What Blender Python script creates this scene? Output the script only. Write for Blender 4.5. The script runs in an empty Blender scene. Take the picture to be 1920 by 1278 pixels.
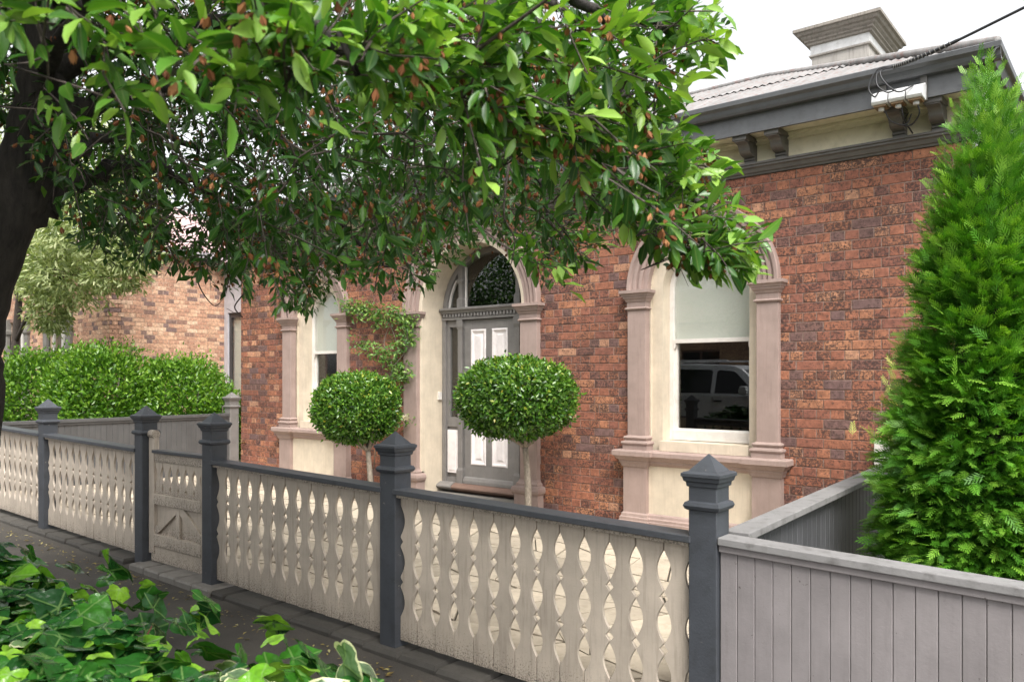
import bpy, math, random
import numpy as np
from mathutils import Vector, Matrix

random.seed(7)
RNG = np.random.default_rng(11)
SC = bpy.context.scene
COL = SC.collection

# ------------------------------------------------------------------ camera, world, sun, exposure
F = 1485.0            # focal length in photograph pixels (1920 wide)
HZ = 708.0            # horizon row in the photograph
TH = math.radians(38.7)
CT, ST = math.cos(TH), math.sin(TH)
CAMZ = 1.62
cam_d = bpy.data.cameras.new("camera")
cam_d.sensor_width = 36.0
cam_d.lens = F / 1920 * 36.0
cam_d.shift_y = (HZ - 639.0) / 1920.0
cam_d.clip_start = 0.05
cam_d.clip_end = 2000
cam_d.dof.use_dof = True
cam_d.dof.focus_distance = 5.5
cam_d.dof.aperture_fstop = 5.6
cam = bpy.data.objects.new("camera", cam_d)
COL.objects.link(cam)
cam.location = (0, 0, CAMZ)
cam.rotation_euler = (math.radians(90), 0, TH)
SC.camera = cam

SUN_DIR = Vector((0.55, -0.42, 0.95)).normalized()    # towards the sun
world = bpy.data.worlds.new("World")
SC.world = world
world.use_nodes = True
wn, wl = world.node_tree.nodes, world.node_tree.links
wn.clear()
sky = wn.new("ShaderNodeTexSky")
sky.sky_type = 'NISHITA'
sky.sun_disc = False
sky.sun_elevation = math.asin(SUN_DIR.z)
sky.sun_rotation = math.atan2(SUN_DIR.x, SUN_DIR.y)
sky.air_density = 1.0
sky.dust_density = 4.0
sky.ozone_density = 1.0
hs = wn.new("ShaderNodeHueSaturation")
hs.inputs['Saturation'].default_value = 0.12          # a white overcast
hs.inputs['Value'].default_value = 1.0
bg = wn.new("ShaderNodeBackground")
bg.inputs['Strength'].default_value = 0.14
wo = wn.new("ShaderNodeOutputWorld")
wl.new(sky.outputs[0], hs.inputs['Color'])
wl.new(hs.outputs[0], bg.inputs['Color'])
wl.new(bg.outputs[0], wo.inputs['Surface'])

sun_d = bpy.data.lights.new("sun", 'SUN')
sun_d.energy = 1.4
sun_d.angle = math.radians(28)
sun_d.color = (1.0, 0.965, 0.91)
sun = bpy.data.objects.new("sun", sun_d)
COL.objects.link(sun)
sun.rotation_euler = SUN_DIR.to_track_quat('Z', 'Y').to_euler()

SC.view_settings.view_transform = 'Standard'
SC.view_settings.look = 'None'
SC.view_settings.gamma = 1.0
SC.view_settings.use_curve_mapping = False
SC.view_settings.exposure = 1.42
SC.render.engine = 'CYCLES'
SC.cycles.max_bounces = 8
SC.cycles.transparent_max_bounces = 12
SC.cycles.use_denoising = True

# ------------------------------------------------------------------ projection helpers (pixels -> directions)
def ray(u, v):
    r = (u - 960.0) / F
    return Vector((r * CT - ST, CT + r * ST, (HZ - v) / F))
def P(u, v, t):
    d = ray(u, v)
    return Vector((d.x * t, d.y * t, CAMZ + d.z * t))
def on_y(u, v, Y):
    d = ray(u, v)
    return P(u, v, Y / d.y)
def proj(p):
    """array (N,3) -> u, v, t"""
    p = np.asarray(p, dtype=float)
    t = -p[..., 0] * ST + p[..., 1] * CT
    l = p[..., 0] * CT + p[..., 1] * ST
    tt = np.where(np.abs(t) < 1e-6, 1e-6, t)
    return 960 + F * l / tt, HZ - F * (p[..., 2] - CAMZ) / tt, t

# ------------------------------------------------------------------ materials
MATS = {}
def new_mat(name):
    m = bpy.data.materials.new(name)
    m.use_nodes = True
    m.node_tree.nodes.clear()
    MATS[name] = m
    n, l = m.node_tree.nodes, m.node_tree.links
    out = n.new("ShaderNodeOutputMaterial")
    b = n.new("ShaderNodeBsdfPrincipled")
    l.new(b.outputs[0], out.inputs[0])
    return m, n, l, b, out
def noise(n, l, scale, detail=4, rough=0.55, vec=None, dist=0.0):
    t = n.new("ShaderNodeTexNoise")
    t.inputs['Scale'].default_value = scale
    t.inputs['Detail'].default_value = detail
    t.inputs['Roughness'].default_value = rough
    t.inputs['Distortion'].default_value = dist
    if vec is not None: l.new(vec, t.inputs['Vector'])
    return t
def ramp(n, l, src, stops, mode='LINEAR'):
    r = n.new("ShaderNodeValToRGB")
    r.color_ramp.interpolation = mode
    e = r.color_ramp.elements
    while len(e) < len(stops): e.new(0.5)
    for k, (p, c) in enumerate(stops):
        e[k].position = p
        e[k].color = (*c, 1) if len(c) == 3 else c
    l.new(src, r.inputs[0])
    return r
def mixc(n, l, fac, a, b, mode='MIX'):
    m = n.new("ShaderNodeMix")
    m.data_type = 'RGBA'; m.blend_type = mode
    for sock, v in ((0, fac), (6, a), (7, b)):
        if hasattr(v, 'is_output'): l.new(v, m.inputs[sock])
        elif sock == 0: m.inputs[0].default_value = v
        else: m.inputs[sock].default_value = (*v, 1)
    return m.outputs[2]
def objco(n):
    return n.new("ShaderNodeTexCoord").outputs['Object']
def geopos(n):
    return n.new("ShaderNodeNewGeometry").outputs['Position']
def bump(n, l, b, h, strength=0.3, dist=0.01):
    bp = n.new("ShaderNodeBump")
    bp.inputs['Strength'].default_value = strength
    bp.inputs['Distance'].default_value = dist
    l.new(h, bp.inputs['Height'])
    l.new(bp.outputs[0], b.inputs['Normal'])
def attr(n, name):
    a = n.new("ShaderNodeAttribute"); a.attribute_name = name
    return a

def paint(name, col, dirt=(0.1, 0.08, 0.06), amt=0.35, rough=0.55, scale=6.0, fine=90.0, bstr=0.25, streak=False, chips=None, rndvar=0.0, splash=False):
    """painted surface: mottled tone, grime patches, chips, fine relief"""
    m, n, l, b, _ = new_mat(name)
    pos = geopos(n)
    big = noise(n, l, scale, 5, 0.6, pos)
    vec = pos
    if streak:
        mp = n.new("ShaderNodeMapping"); mp.inputs['Scale'].default_value = (14, 14, 1.1)
        l.new(pos, mp.inputs[0]); vec = mp.outputs[0]
    st = noise(n, l, 3.2 if streak else scale * 3, 5, 0.65, vec)
    tone = ramp(n, l, big.outputs[0], [(0.3, tuple(c * 0.86 for c in col)), (0.7, tuple(min(1, c * 1.08) for c in col))])
    f = ramp(n, l, st.outputs[0], [(0.5, (0, 0, 0)), (0.82, (amt, amt, amt))])
    c = mixc(n, l, f.outputs[0], tone.outputs[0], dirt)
    if chips:
        sp = noise(n, l, 22, 6, 0.7, pos)
        cf = ramp(n, l, sp.outputs[0], [(0.665, (0, 0, 0)), (0.685, (1, 1, 1))])
        c = mixc(n, l, cf.outputs[0], c, chips)
    if splash:                                   # mud flecks thrown up from the path
        sz = n.new("ShaderNodeSeparateXYZ"); l.new(objco(n), sz.inputs[0])
        mr = n.new("ShaderNodeMapRange"); mr.inputs[1].default_value = 0.0; mr.inputs[2].default_value = 0.28; mr.inputs[3].default_value = 0.13; mr.inputs[4].default_value = -0.16
        l.new(sz.outputs[2], mr.inputs[0])
        fl = noise(n, l, 95, 5, 0.75, pos); ad = n.new("ShaderNodeMath"); ad.operation = 'ADD'
        l.new(fl.outputs[0], ad.inputs[0]); l.new(mr.outputs[0], ad.inputs[1])
        sf = ramp(n, l, ad.outputs[0], [(0.585, (0, 0, 0)), (0.68, (0.7,) * 3)])
        c = mixc(n, l, sf.outputs[0], c, (0.05, 0.042, 0.034))
        fk = noise(n, l, 26, 6, 0.8, pos)
        ff_ = ramp(n, l, fk.outputs[0], [(0.70, (0, 0, 0)), (0.73, (0.8,) * 3)])
        c = mixc(n, l, ff_.outputs[0], c, (0.13, 0.085, 0.05))
    if rndvar:
        a = attr(n, 'rnd')
        k = ramp(n, l, a.outputs['Fac'], [(0, (1 - rndvar,) * 3), (1, (1 + rndvar * 0.5,) * 3)])
        c = mixc(n, l, 1.0, c, k.outputs[0], 'MULTIPLY')
    l.new(c, b.inputs['Base Color'])
    b.inputs['Roughness'].default_value = rough
    fn = noise(n, l, fine, 3, 0.6, pos)
    bump(n, l, b, fn.outputs[0], bstr, 0.004)
    return m

paint('post_grey', (0.055, 0.060, 0.070), dirt=(0.02, 0.02, 0.018), amt=0.5, rough=0.5, chips=(0.16, 0.15, 0.14))
paint('rail_grey', (0.062, 0.066, 0.075), dirt=(0.03, 0.028, 0.025), amt=0.5, rough=0.5)
paint('picket_cream', (0.49, 0.42, 0.345), dirt=(0.17, 0.13, 0.10), amt=0.6, rough=0.6, streak=True, rndvar=0.10, splash=True)
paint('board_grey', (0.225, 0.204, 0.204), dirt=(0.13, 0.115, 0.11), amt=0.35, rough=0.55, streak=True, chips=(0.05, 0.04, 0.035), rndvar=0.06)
paint('cap_weathered', (0.215, 0.208, 0.205), dirt=(0.06, 0.055, 0.05), amt=0.75, rough=0.7, streak=False)
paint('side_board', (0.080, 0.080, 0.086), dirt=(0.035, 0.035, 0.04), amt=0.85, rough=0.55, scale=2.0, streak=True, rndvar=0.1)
paint('stucco_mauve', (0.330, 0.243, 0.212), dirt=(0.19, 0.13, 0.11), amt=0.5, streak=True, rough=0.75, fine=160, bstr=0.2)
paint('stucco_cream', (0.60, 0.515, 0.40), dirt=(0.36, 0.29, 0.21), amt=0.4, streak=True, rough=0.75, fine=160, bstr=0.2)
paint('window_white', (0.70, 0.66, 0.615), dirt=(0.4, 0.35, 0.3), amt=0.25, rough=0.4)
paint('trim_grey', (0.19, 0.178, 0.168), dirt=(0.09, 0.08, 0.07), amt=0.4, rough=0.45)
paint('door_panel_white', (0.80, 0.745, 0.73), dirt=(0.5, 0.42, 0.38), amt=0.25, rough=0.4)
paint('eave_grey', (0.105, 0.108, 0.113), dirt=(0.05, 0.05, 0.05), amt=0.5, rough=0.45)
paint('bracket_grey', (0.125, 0.118, 0.11), dirt=(0.04, 0.04, 0.035), amt=0.5, rough=0.5)
paint('frieze_cream', (0.74, 0.68, 0.51), dirt=(0.33, 0.28, 0.17), amt=0.5, rough=0.7, scale=3)
paint('sill_brown', (0.17, 0.105, 0.08), dirt=(0.08, 0.05, 0.04), amt=0.5, rough=0.55)
paint('lavender_render', (0.50, 0.475, 0.50), amt=0.15, rough=0.7)
paint('dark_frame', (0.045, 0.04, 0.04), amt=0.2, rough=0.4)
paint('galv_white', (0.70, 0.70, 0.70), dirt=(0.3, 0.26, 0.2), amt=0.5, rough=0.5)
paint('black_plastic', (0.018, 0.018, 0.02), amt=0.1, rough=0.45)
paint('brass_dull', (0.20, 0.12, 0.05), amt=0.4, rough=0.4)
paint('room_dark', (0.012, 0.011, 0.010), amt=0.0, rough=0.9)  # near-black colour stands in for the gloom of unlit rooms
paint('chimney_render', (0.40, 0.375, 0.345), dirt=(0.10, 0.085, 0.065), amt=0.8, rough=0.85, scale=4, streak=True)
paint('chimney_cornice', (0.27, 0.245, 0.215), dirt=(0.055, 0.045, 0.035), amt=0.95, rough=0.9, scale=5, streak=True)
paint('chimney_white', (0.66, 0.66, 0.66), dirt=(0.3, 0.28, 0.25), amt=0.5, rough=0.8)
paint('bluestone', (0.070, 0.064, 0.056), dirt=(0.045, 0.042, 0.03), amt=0.7, rough=0.85, scale=9, bstr=0.6, rndvar=0.2)
paint('gate_step_stone', (0.20, 0.185, 0.165), dirt=(0.11, 0.10, 0.08), amt=0.6, rough=0.8, rndvar=0.15)
paint('paving', (0.50, 0.425, 0.325), dirt=(0.24, 0.19, 0.13), amt=0.6, rough=0.85, scale=5, bstr=0.5, rndvar=0.22)
paint('paving_joint', (0.06, 0.048, 0.034), dirt=(0.05, 0.06, 0.03), amt=0.7, rough=0.95)
paint('soil', (0.055, 0.038, 0.026), dirt=(0.02, 0.015, 0.01), amt=0.7, rough=0.95, scale=9, bstr=0.9)
paint('concrete', (0.33, 0.31, 0.28), dirt=(0.14, 0.12, 0.1), amt=0.5, rough=0.85)
paint('lawn_earth', (0.07, 0.075, 0.035), dirt=(0.03, 0.03, 0.015), amt=0.6, rough=0.95)
paint('mortar', (0.25, 0.165, 0.13), dirt=(0.60, 0.52, 0.46), amt=0.65, rough=0.95, scale=12, fine=140, bstr=0.5)
paint('mortar_pale', (0.50, 0.37, 0.28), dirt=(0.40, 0.28, 0.2), amt=0.5, rough=0.95)
paint('left_board', (0.085, 0.083, 0.082), dirt=(0.04, 0.04, 0.038), amt=0.5, rough=0.5, streak=True, rndvar=0.06)
paint('red_paint', (0.25, 0.05, 0.035), amt=0.3, rough=0.5)
paint('rubber', (0.02, 0.02, 0.02), amt=0.1, rough=0.7)

# asphalt footpath / road
m, n, l, b, _ = new_mat('asphalt')
pos = geopos(n)
a1 = noise(n, l, 1.6, 5, 0.6, pos); a2 = noise(n, l, 220, 2, 0.7, pos)
c1 = ramp(n, l, a1.outputs[0], [(0.3, (0.042, 0.037, 0.032)), (0.72, (0.088, 0.078, 0.066))])
c2 = ramp(n, l, a2.outputs[0], [(0.35, (0.6, 0.6, 0.6)), (0.7, (1.3, 1.28, 1.25))])
l.new(mixc(n, l, 1.0, c1.outputs[0], c2.outputs[0], 'MULTIPLY'), b.inputs['Base Color'])
b.inputs['Roughness'].default_value = 0.85
bump(n, l, b, a2.outputs[0], 0.6, 0.004)

def brick_mat(name, stops, spots=0.92, spotcol=(0.05, 0.026, 0.022), sat=1.0):
    m, n, l, b, _ = new_mat(name)
    pos = geopos(n)
    a = attr(n, 'rnd')
    base = ramp(n, l, a.outputs['Fac'], stops)
    mid = noise(n, l, 22, 4, 0.6, pos)
    k = ramp(n, l, mid.outputs[0], [(0.3, (0.62, 0.58, 0.56)), (0.7, (1.36, 1.30, 1.26))])
    c = mixc(n, l, 1.0, base.outputs[0], k.outputs[0], 'MULTIPLY')
    lo = noise(n, l, 0.9, 4, 0.6, pos)
    lk = ramp(n, l, lo.outputs[0], [(0.32, (0.78, 0.76, 0.76)), (0.68, (1.14, 1.14, 1.13))])
    c = mixc(n, l, 1.0, c, lk.outputs[0], 'MULTIPLY')
    sp = noise(n, l, 58, 5, 0.72, pos, 0.6)
    # iron spots: some bricks carry many, some none
    a2 = n.new("ShaderNodeMath"); a2.operation = 'MULTIPLY'; a2.inputs[1].default_value = 7.31
    fr = n.new("ShaderNodeMath"); fr.operation = 'FRACT'
    l.new(a.outputs['Fac'], a2.inputs[0]); l.new(a2.outputs[0], fr.inputs[0])
    th = n.new("ShaderNodeMapRange"); th.inputs[3].default_value = 0.0; th.inputs[4].default_value = 0.13
    l.new(fr.outputs[0], th.inputs[0])
    ad = n.new("ShaderNodeMath"); ad.operation = 'ADD'
    l.new(sp.outputs[0], ad.inputs[0]); l.new(th.outputs[0], ad.inputs[1])
    sf = ramp(n, l, ad.outputs[0], [(0.575, (0, 0, 0)), (0.625, (spots,) * 3)])
    c = mixc(n, l, sf.outputs[0], c, spotcol)
    sp2 = noise(n, l, 60, 4, 0.7, pos, 0.3)
    lf = ramp(n, l, sp2.outputs[0], [(0.66, (0, 0, 0)), (0.72, (0.45,) * 3)])
    c = mixc(n, l, lf.outputs[0], c, (0.52, 0.36, 0.28))
    l.new(c, b.inputs['Base Color'])
    b.inputs['Roughness'].default_value = 0.8
    bump(n, l, b, sp.outputs[0], 0.7, 0.006)
    return m
brick_mat('brick_red', [(0.0, (0.150, 0.092, 0.088)), (0.08, (0.185, 0.105, 0.09)), (0.15, (0.250, 0.104, 0.072)),
                        (0.5, (0.300, 0.120, 0.072)), (0.82, (0.355, 0.155, 0.088)), (0.92, (0.43, 0.205, 0.112)), (1.0, (0.44, 0.25, 0.16))])
brick_mat('brick_tan', [(0.0, (0.20, 0.135, 0.125)), (0.10, (0.26, 0.17, 0.14)), (0.16, (0.47, 0.27, 0.185)),
                        (0.5, (0.56, 0.335, 0.225)), (0.8, (0.64, 0.415, 0.28)), (1.0, (0.70, 0.50, 0.36))], spots=0.25)
brick_mat('brick_far', [(0.0, (0.26, 0.16, 0.11)), (0.5, (0.38, 0.25, 0.15)), (1.0, (0.45, 0.32, 0.2))], spots=0.2)

# corrugated iron
m, n, l, b, _ = new_mat('roof_iron')
pos = geopos(n)
mp = n.new("ShaderNodeMapping"); mp.inputs['Scale'].default_value = (9, 1.2, 1.2); l.new(pos, mp.inputs[0])
r1 = noise(n, l, 1.5, 6, 0.7, mp.outputs[0]); r2 = noise(n, l, 14, 5, 0.7, pos)
base = ramp(n, l, r1.outputs[0], [(0.32, (0.15, 0.145, 0.14)), (0.62, (0.25, 0.24, 0.235))])
rf = ramp(n, l, r2.outputs[0], [(0.52, (0, 0, 0)), (0.66, (0.65,) * 3)])
l.new(mixc(n, l, rf.outputs[0], base.outputs[0], (0.18, 0.095, 0.08)), b.inputs['Base Color'])
b.inputs['Roughness'].default_value = 0.75
m, n, l, b, _ = new_mat('roof_pink')
r1 = noise(n, l, 3, 5, 0.6, geopos(n))
base = ramp(n, l, r1.outputs[0], [(0.3, (0.42, 0.27, 0.26)), (0.7, (0.56, 0.40, 0.39))])
l.new(base.outputs[0], b.inputs['Base Color']); b.inputs['Roughness'].default_value = 0.7

# window glass: a clear pane with a mirror film of reflection
m, n, l, b, out = new_mat('glass')
n.remove(b)
tr = n.new("ShaderNodeBsdfTransparent"); tr.inputs[0].default_value = (0.93, 0.94, 0.93, 1)
gl = n.new("ShaderNodeBsdfGlossy"); gl.inputs['Roughness'].default_value = 0.0
gl.inputs['Color'].default_value = (1, 1, 1, 1)
lw = n.new("ShaderNodeLayerWeight"); lw.inputs['Blend'].default_value = 0.5
pw4 = n.new("ShaderNodeMath"); pw4.operation = 'POWER'; pw4.inputs[1].default_value = 4.0
fz = n.new("ShaderNodeMath"); fz.operation = 'MULTIPLY_ADD'; fz.inputs[1].default_value = 0.8; fz.inputs[2].default_value = 0.055
l.new(lw.outputs['Facing'], pw4.inputs[0]); l.new(pw4.outputs[0], fz.inputs[0])
mx = n.new("ShaderNodeMixShader")
l.new(fz.outputs[0], mx.inputs[0]); l.new(tr.outputs[0], mx.inputs[1]); l.new(gl.outputs[0], mx.inputs[2])
l.new(mx.outputs[0], out.inputs[0])
# roller blind cloth
m, n, l, b, out = new_mat('blind_cloth')
w = noise(n, l, 260, 2, 0.6, geopos(n))
cc = ramp(n, l, w.outputs[0], [(0.3, (0.57, 0.575, 0.525)), (0.7, (0.68, 0.68, 0.625))])
l.new(cc.outputs[0], b.inputs['Base Color']); b.inputs['Roughness'].default_value = 0.9

# car
m, n, l, b, _ = new_mat('car_paint')
b.inputs['Base Color'].default_value = (0.62, 0.64, 0.66, 1); b.inputs['Roughness'].default_value = 0.25
b.inputs['Metallic'].default_value = 0.2; b.inputs['Coat Weight'].default_value = 0.7
m, n, l, b, _ = new_mat('car_glass')
b.inputs['Base Color'].default_value = (0.006, 0.007, 0.008, 1); b.inputs['Roughness'].default_value = 0.03
m, n, l, b, _ = new_mat('chrome')
b.inputs['Base Color'].default_value = (0.6, 0.6, 0.6, 1); b.inputs['Metallic'].default_value = 1; b.inputs['Roughness'].default_value = 0.2
m, n, l, b, _ = new_mat('lamp_red')
b.inputs['Base Color'].default_value = (0.3, 0.01, 0.01, 1); b.inputs['Roughness'].default_value = 0.15
m, n, l, b, _ = new_mat('lamp_clear')
b.inputs['Base Color'].default_value = (0.7, 0.72, 0.74, 1); b.inputs['Roughness'].default_value = 0.1

def bark(name, c1, c2, sc=(18, 18, 4), bs=0.8):
    m, n, l, b, _ = new_mat(name)
    mp = n.new("ShaderNodeMapping"); mp.inputs['Scale'].default_value = sc; l.new(geopos(n), mp.inputs[0])
    t = noise(n, l, 2.0, 7, 0.65, mp.outputs[0])
    c = ramp(n, l, t.outputs[0], [(0.3, c1), (0.7, c2)])
    l.new(c.outputs[0], b.inputs['Base Color']); b.inputs['Roughness'].default_value = 0.9
    bump(n, l, b, t.outputs[0], bs, 0.02)
bark('bark_dark', (0.012, 0.010, 0.009), (0.05, 0.042, 0.036))
bark('twig', (0.05, 0.038, 0.032), (0.13, 0.105, 0.09), sc=(40, 40, 40), bs=0.3)
bark('bark_pale', (0.16, 0.13, 0.10), (0.36, 0.31, 0.25), sc=(30, 30, 12))
bark('stem_red', (0.09, 0.02, 0.018), (0.18, 0.06, 0.04), sc=(30, 30, 30), bs=0.2)

def leaf_mat(name, stops, rough=0.38, trans=0.25, spec=0.5, vein=True, tcol=1.5):
    """leaf: tone by leaf (rnd), paler midrib, light passing through"""
    m, n, l, b, out = new_mat(name)
    a = attr(n, 'rnd')
    c = ramp(n, l, a.outputs['Fac'], stops).outputs[0]
    if vein:
        lu = attr(n, 'luv')
        sx = n.new("ShaderNodeSeparateXYZ"); l.new(lu.outputs['Vector'], sx.inputs[0])
        ab = n.new("ShaderNodeMath"); ab.operation = 'ABSOLUTE'; l.new(sx.outputs[0], ab.inputs[0])
        vf = ramp(n, l, ab.outputs[0], [(0.0, (0.28,) * 3), (0.03, (0, 0, 0))])
        c = mixc(n, l, vf.outputs[0], c, (0.30, 0.38, 0.12))
    l.new(c, b.inputs['Base Color'])
    b.inputs['Roughness'].default_value = rough
    b.inputs['Specular IOR Level'].default_value = spec
    t = n.new("ShaderNodeBsdfTranslucent")
    l.new(mixc(n, l, 1.0, c, (tcol, tcol * 1.1, tcol * 0.35), 'MULTIPLY'), t.inputs[0])
    mx = n.new("ShaderNodeMixShader"); mx.inputs[0].default_value = trans
    l.new(b.outputs[0], mx.inputs[1]); l.new(t.outputs[0], mx.inputs[2]); l.new(mx.outputs[0], out.inputs[0])
    return m
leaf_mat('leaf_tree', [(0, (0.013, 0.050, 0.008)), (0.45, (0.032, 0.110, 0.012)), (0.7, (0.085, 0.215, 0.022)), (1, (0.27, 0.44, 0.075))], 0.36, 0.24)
leaf_mat('leaf_topiary', [(0, (0.018, 0.060, 0.008)), (0.5, (0.048, 0.135, 0.014)), (0.85, (0.13, 0.26, 0.028)), (0.97, (0.21, 0.34, 0.05)), (1, (0.36, 0.32, 0.03))], 0.27, 0.18, vein=False)
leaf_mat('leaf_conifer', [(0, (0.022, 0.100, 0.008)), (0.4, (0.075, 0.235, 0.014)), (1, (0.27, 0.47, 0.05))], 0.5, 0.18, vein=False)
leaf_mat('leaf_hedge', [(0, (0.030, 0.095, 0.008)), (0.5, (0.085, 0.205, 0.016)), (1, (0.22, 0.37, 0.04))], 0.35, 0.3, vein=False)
leaf_mat('leaf_pale', [(0, (0.12, 0.17, 0.06)), (0.4, (0.30, 0.36, 0.15)), (1, (0.62, 0.64, 0.38))], 0.5, 0.25, vein=False)
leaf_mat('leaf_vine', [(0, (0.045, 0.11, 0.02)), (0.6, (0.10, 0.21, 0.03)), (1, (0.24, 0.36, 0.07))], 0.45, 0.25, vein=False)
leaf_mat('leaf_gold', [(0, (0.18, 0.24, 0.04)), (1, (0.42, 0.45, 0.10))], 0.5, 0.3, vein=False)
leaf_mat('blossom_dry', [(0, (0.14, 0.045, 0.015)), (0.6, (0.28, 0.11, 0.035)), (1, (0.42, 0.20, 0.08))], 0.8, 0.15, vein=False, tcol=1.0)
leaf_mat('petal_white', [(0, (0.7, 0.62, 0.5)), (1, (0.8, 0.76, 0.68))], 0.6, 0.3, vein=False, tcol=0.9)
leaf_mat('fallen', [(0, (0.10, 0.06, 0.02)), (0.5, (0.30, 0.24, 0.06)), (1, (0.45, 0.40, 0.2))], 0.7, 0.1, vein=False)

def ivy_mat(name, variegated):
    m, n, l, b, out = new_mat(name)
    a = attr(n, 'rnd'); lu = attr(n, 'luv'); vm = attr(n, 'vein'); ed = attr(n, 'edge')
    c = ramp(n, l, a.outputs['Fac'], [(0, (0.010, 0.050, 0.012)), (0.4, (0.020, 0.095, 0.014)), (0.7, (0.050, 0.185, 0.014)), (0.86, (0.13, 0.31, 0.02)), (1, (0.23, 0.43, 0.04))]).outputs[0]
    blot = noise(n, l, 5.0, 3, 0.6, lu.outputs['Vector'])
    kk = ramp(n, l, blot.outputs[0], [(0.3, (0.75,) * 3), (0.7, (1.2,) * 3)])
    c = mixc(n, l, 1.0, c, kk.outputs[0], 'MULTIPLY')
    if variegated:
        nz = noise(n, l, 3.5, 4, 0.6, lu.outputs['Vector'])
        ad = n.new("ShaderNodeMath"); ad.operation = 'MULTIPLY_ADD'; ad.inputs[1].default_value = 1.1
        l.new(nz.outputs[0], ad.inputs[0]); l.new(ed.outputs['Fac'], ad.inputs[2])
        ef = ramp(n, l, ad.outputs[0], [(1.12, (0, 0, 0)), (1.17, (1, 1, 1))]) if False else None
        sb = n.new("ShaderNodeMath"); sb.operation = 'SUBTRACT'; sb.inputs[1].default_value = 0.72
        l.new(ad.outputs[0], sb.inputs[0])
        ef = ramp(n, l, sb.outputs[0], [(0.60, (0, 0, 0)), (0.67, (1, 1, 1))])
        grey = mixc(n, l, blot.outputs[0], c, (0.16, 0.22, 0.13))
        c = mixc(n, l, ef.outputs[0], grey, (0.56, 0.58, 0.34))
    vf = ramp(n, l, vm.outputs['Fac'], [(0.80, (0, 0, 0)), (0.97, (0.55,) * 3)])
    c = mixc(n, l, vf.outputs[0], c, (0.20, 0.32, 0.10))
    l.new(c, b.inputs['Base Color'])
    b.inputs['Roughness'].default_value = 0.24
    t = n.new("ShaderNodeBsdfTranslucent")
    l.new(mixc(n, l, 1.0, c, (1.4, 1.6, 0.5), 'MULTIPLY'), t.inputs[0])
    mx = n.new("ShaderNodeMixShader"); mx.inputs[0].default_value = 0.16
    l.new(b.outputs[0], mx.inputs[1]); l.new(t.outputs[0], mx.inputs[2]); l.new(mx.outputs[0], out.inputs[0])
    wv = noise(n, l, 4.0, 2, 0.5, lu.outputs['Vector'])
    bump(n, l, b, wv.outputs[0], 0.5, 0.01)
ivy_mat('ivy_green', False)
ivy_mat('ivy_variegated', True)

# ------------------------------------------------------------------ object helpers
def tag(o, label=None, cat=None, group=None, kind=None):
    if label: o['label'] = label
    if cat: o['category'] = cat
    if group: o['group'] = group
    if kind: o['kind'] = kind
    return o
def empty(name, loc=(0, 0, 0), label=None, cat=None, group=None):
    o = bpy.data.objects.new(name, None)
    o.empty_display_size = 0.2
    COL.objects.link(o); o.location = loc
    return tag(o, label, cat, group)
def setparent(o, parent):
    """keep world placement; parents carry only a translation"""
    if parent is not None:
        o.parent = parent
        off = Vector((0, 0, 0)); p = parent
        while p is not None:
            off += p.location; p = p.parent
        o.location = o.location - off
def link(name, me, mat=None, parent=None, loc=(0, 0, 0), rot=None, scale=None):
    o = bpy.data.objects.new(name, me)
    COL.objects.link(o)
    o.location = loc
    if rot is not None: o.rotation_euler = rot
    if scale is not None: o.scale = (scale,) * 3 if not hasattr(scale, '__len__') else scale
    if mat is not None and len(me.materials) == 0: me.materials.append(MATS[mat])
    setparent(o, parent)
    return o

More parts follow.
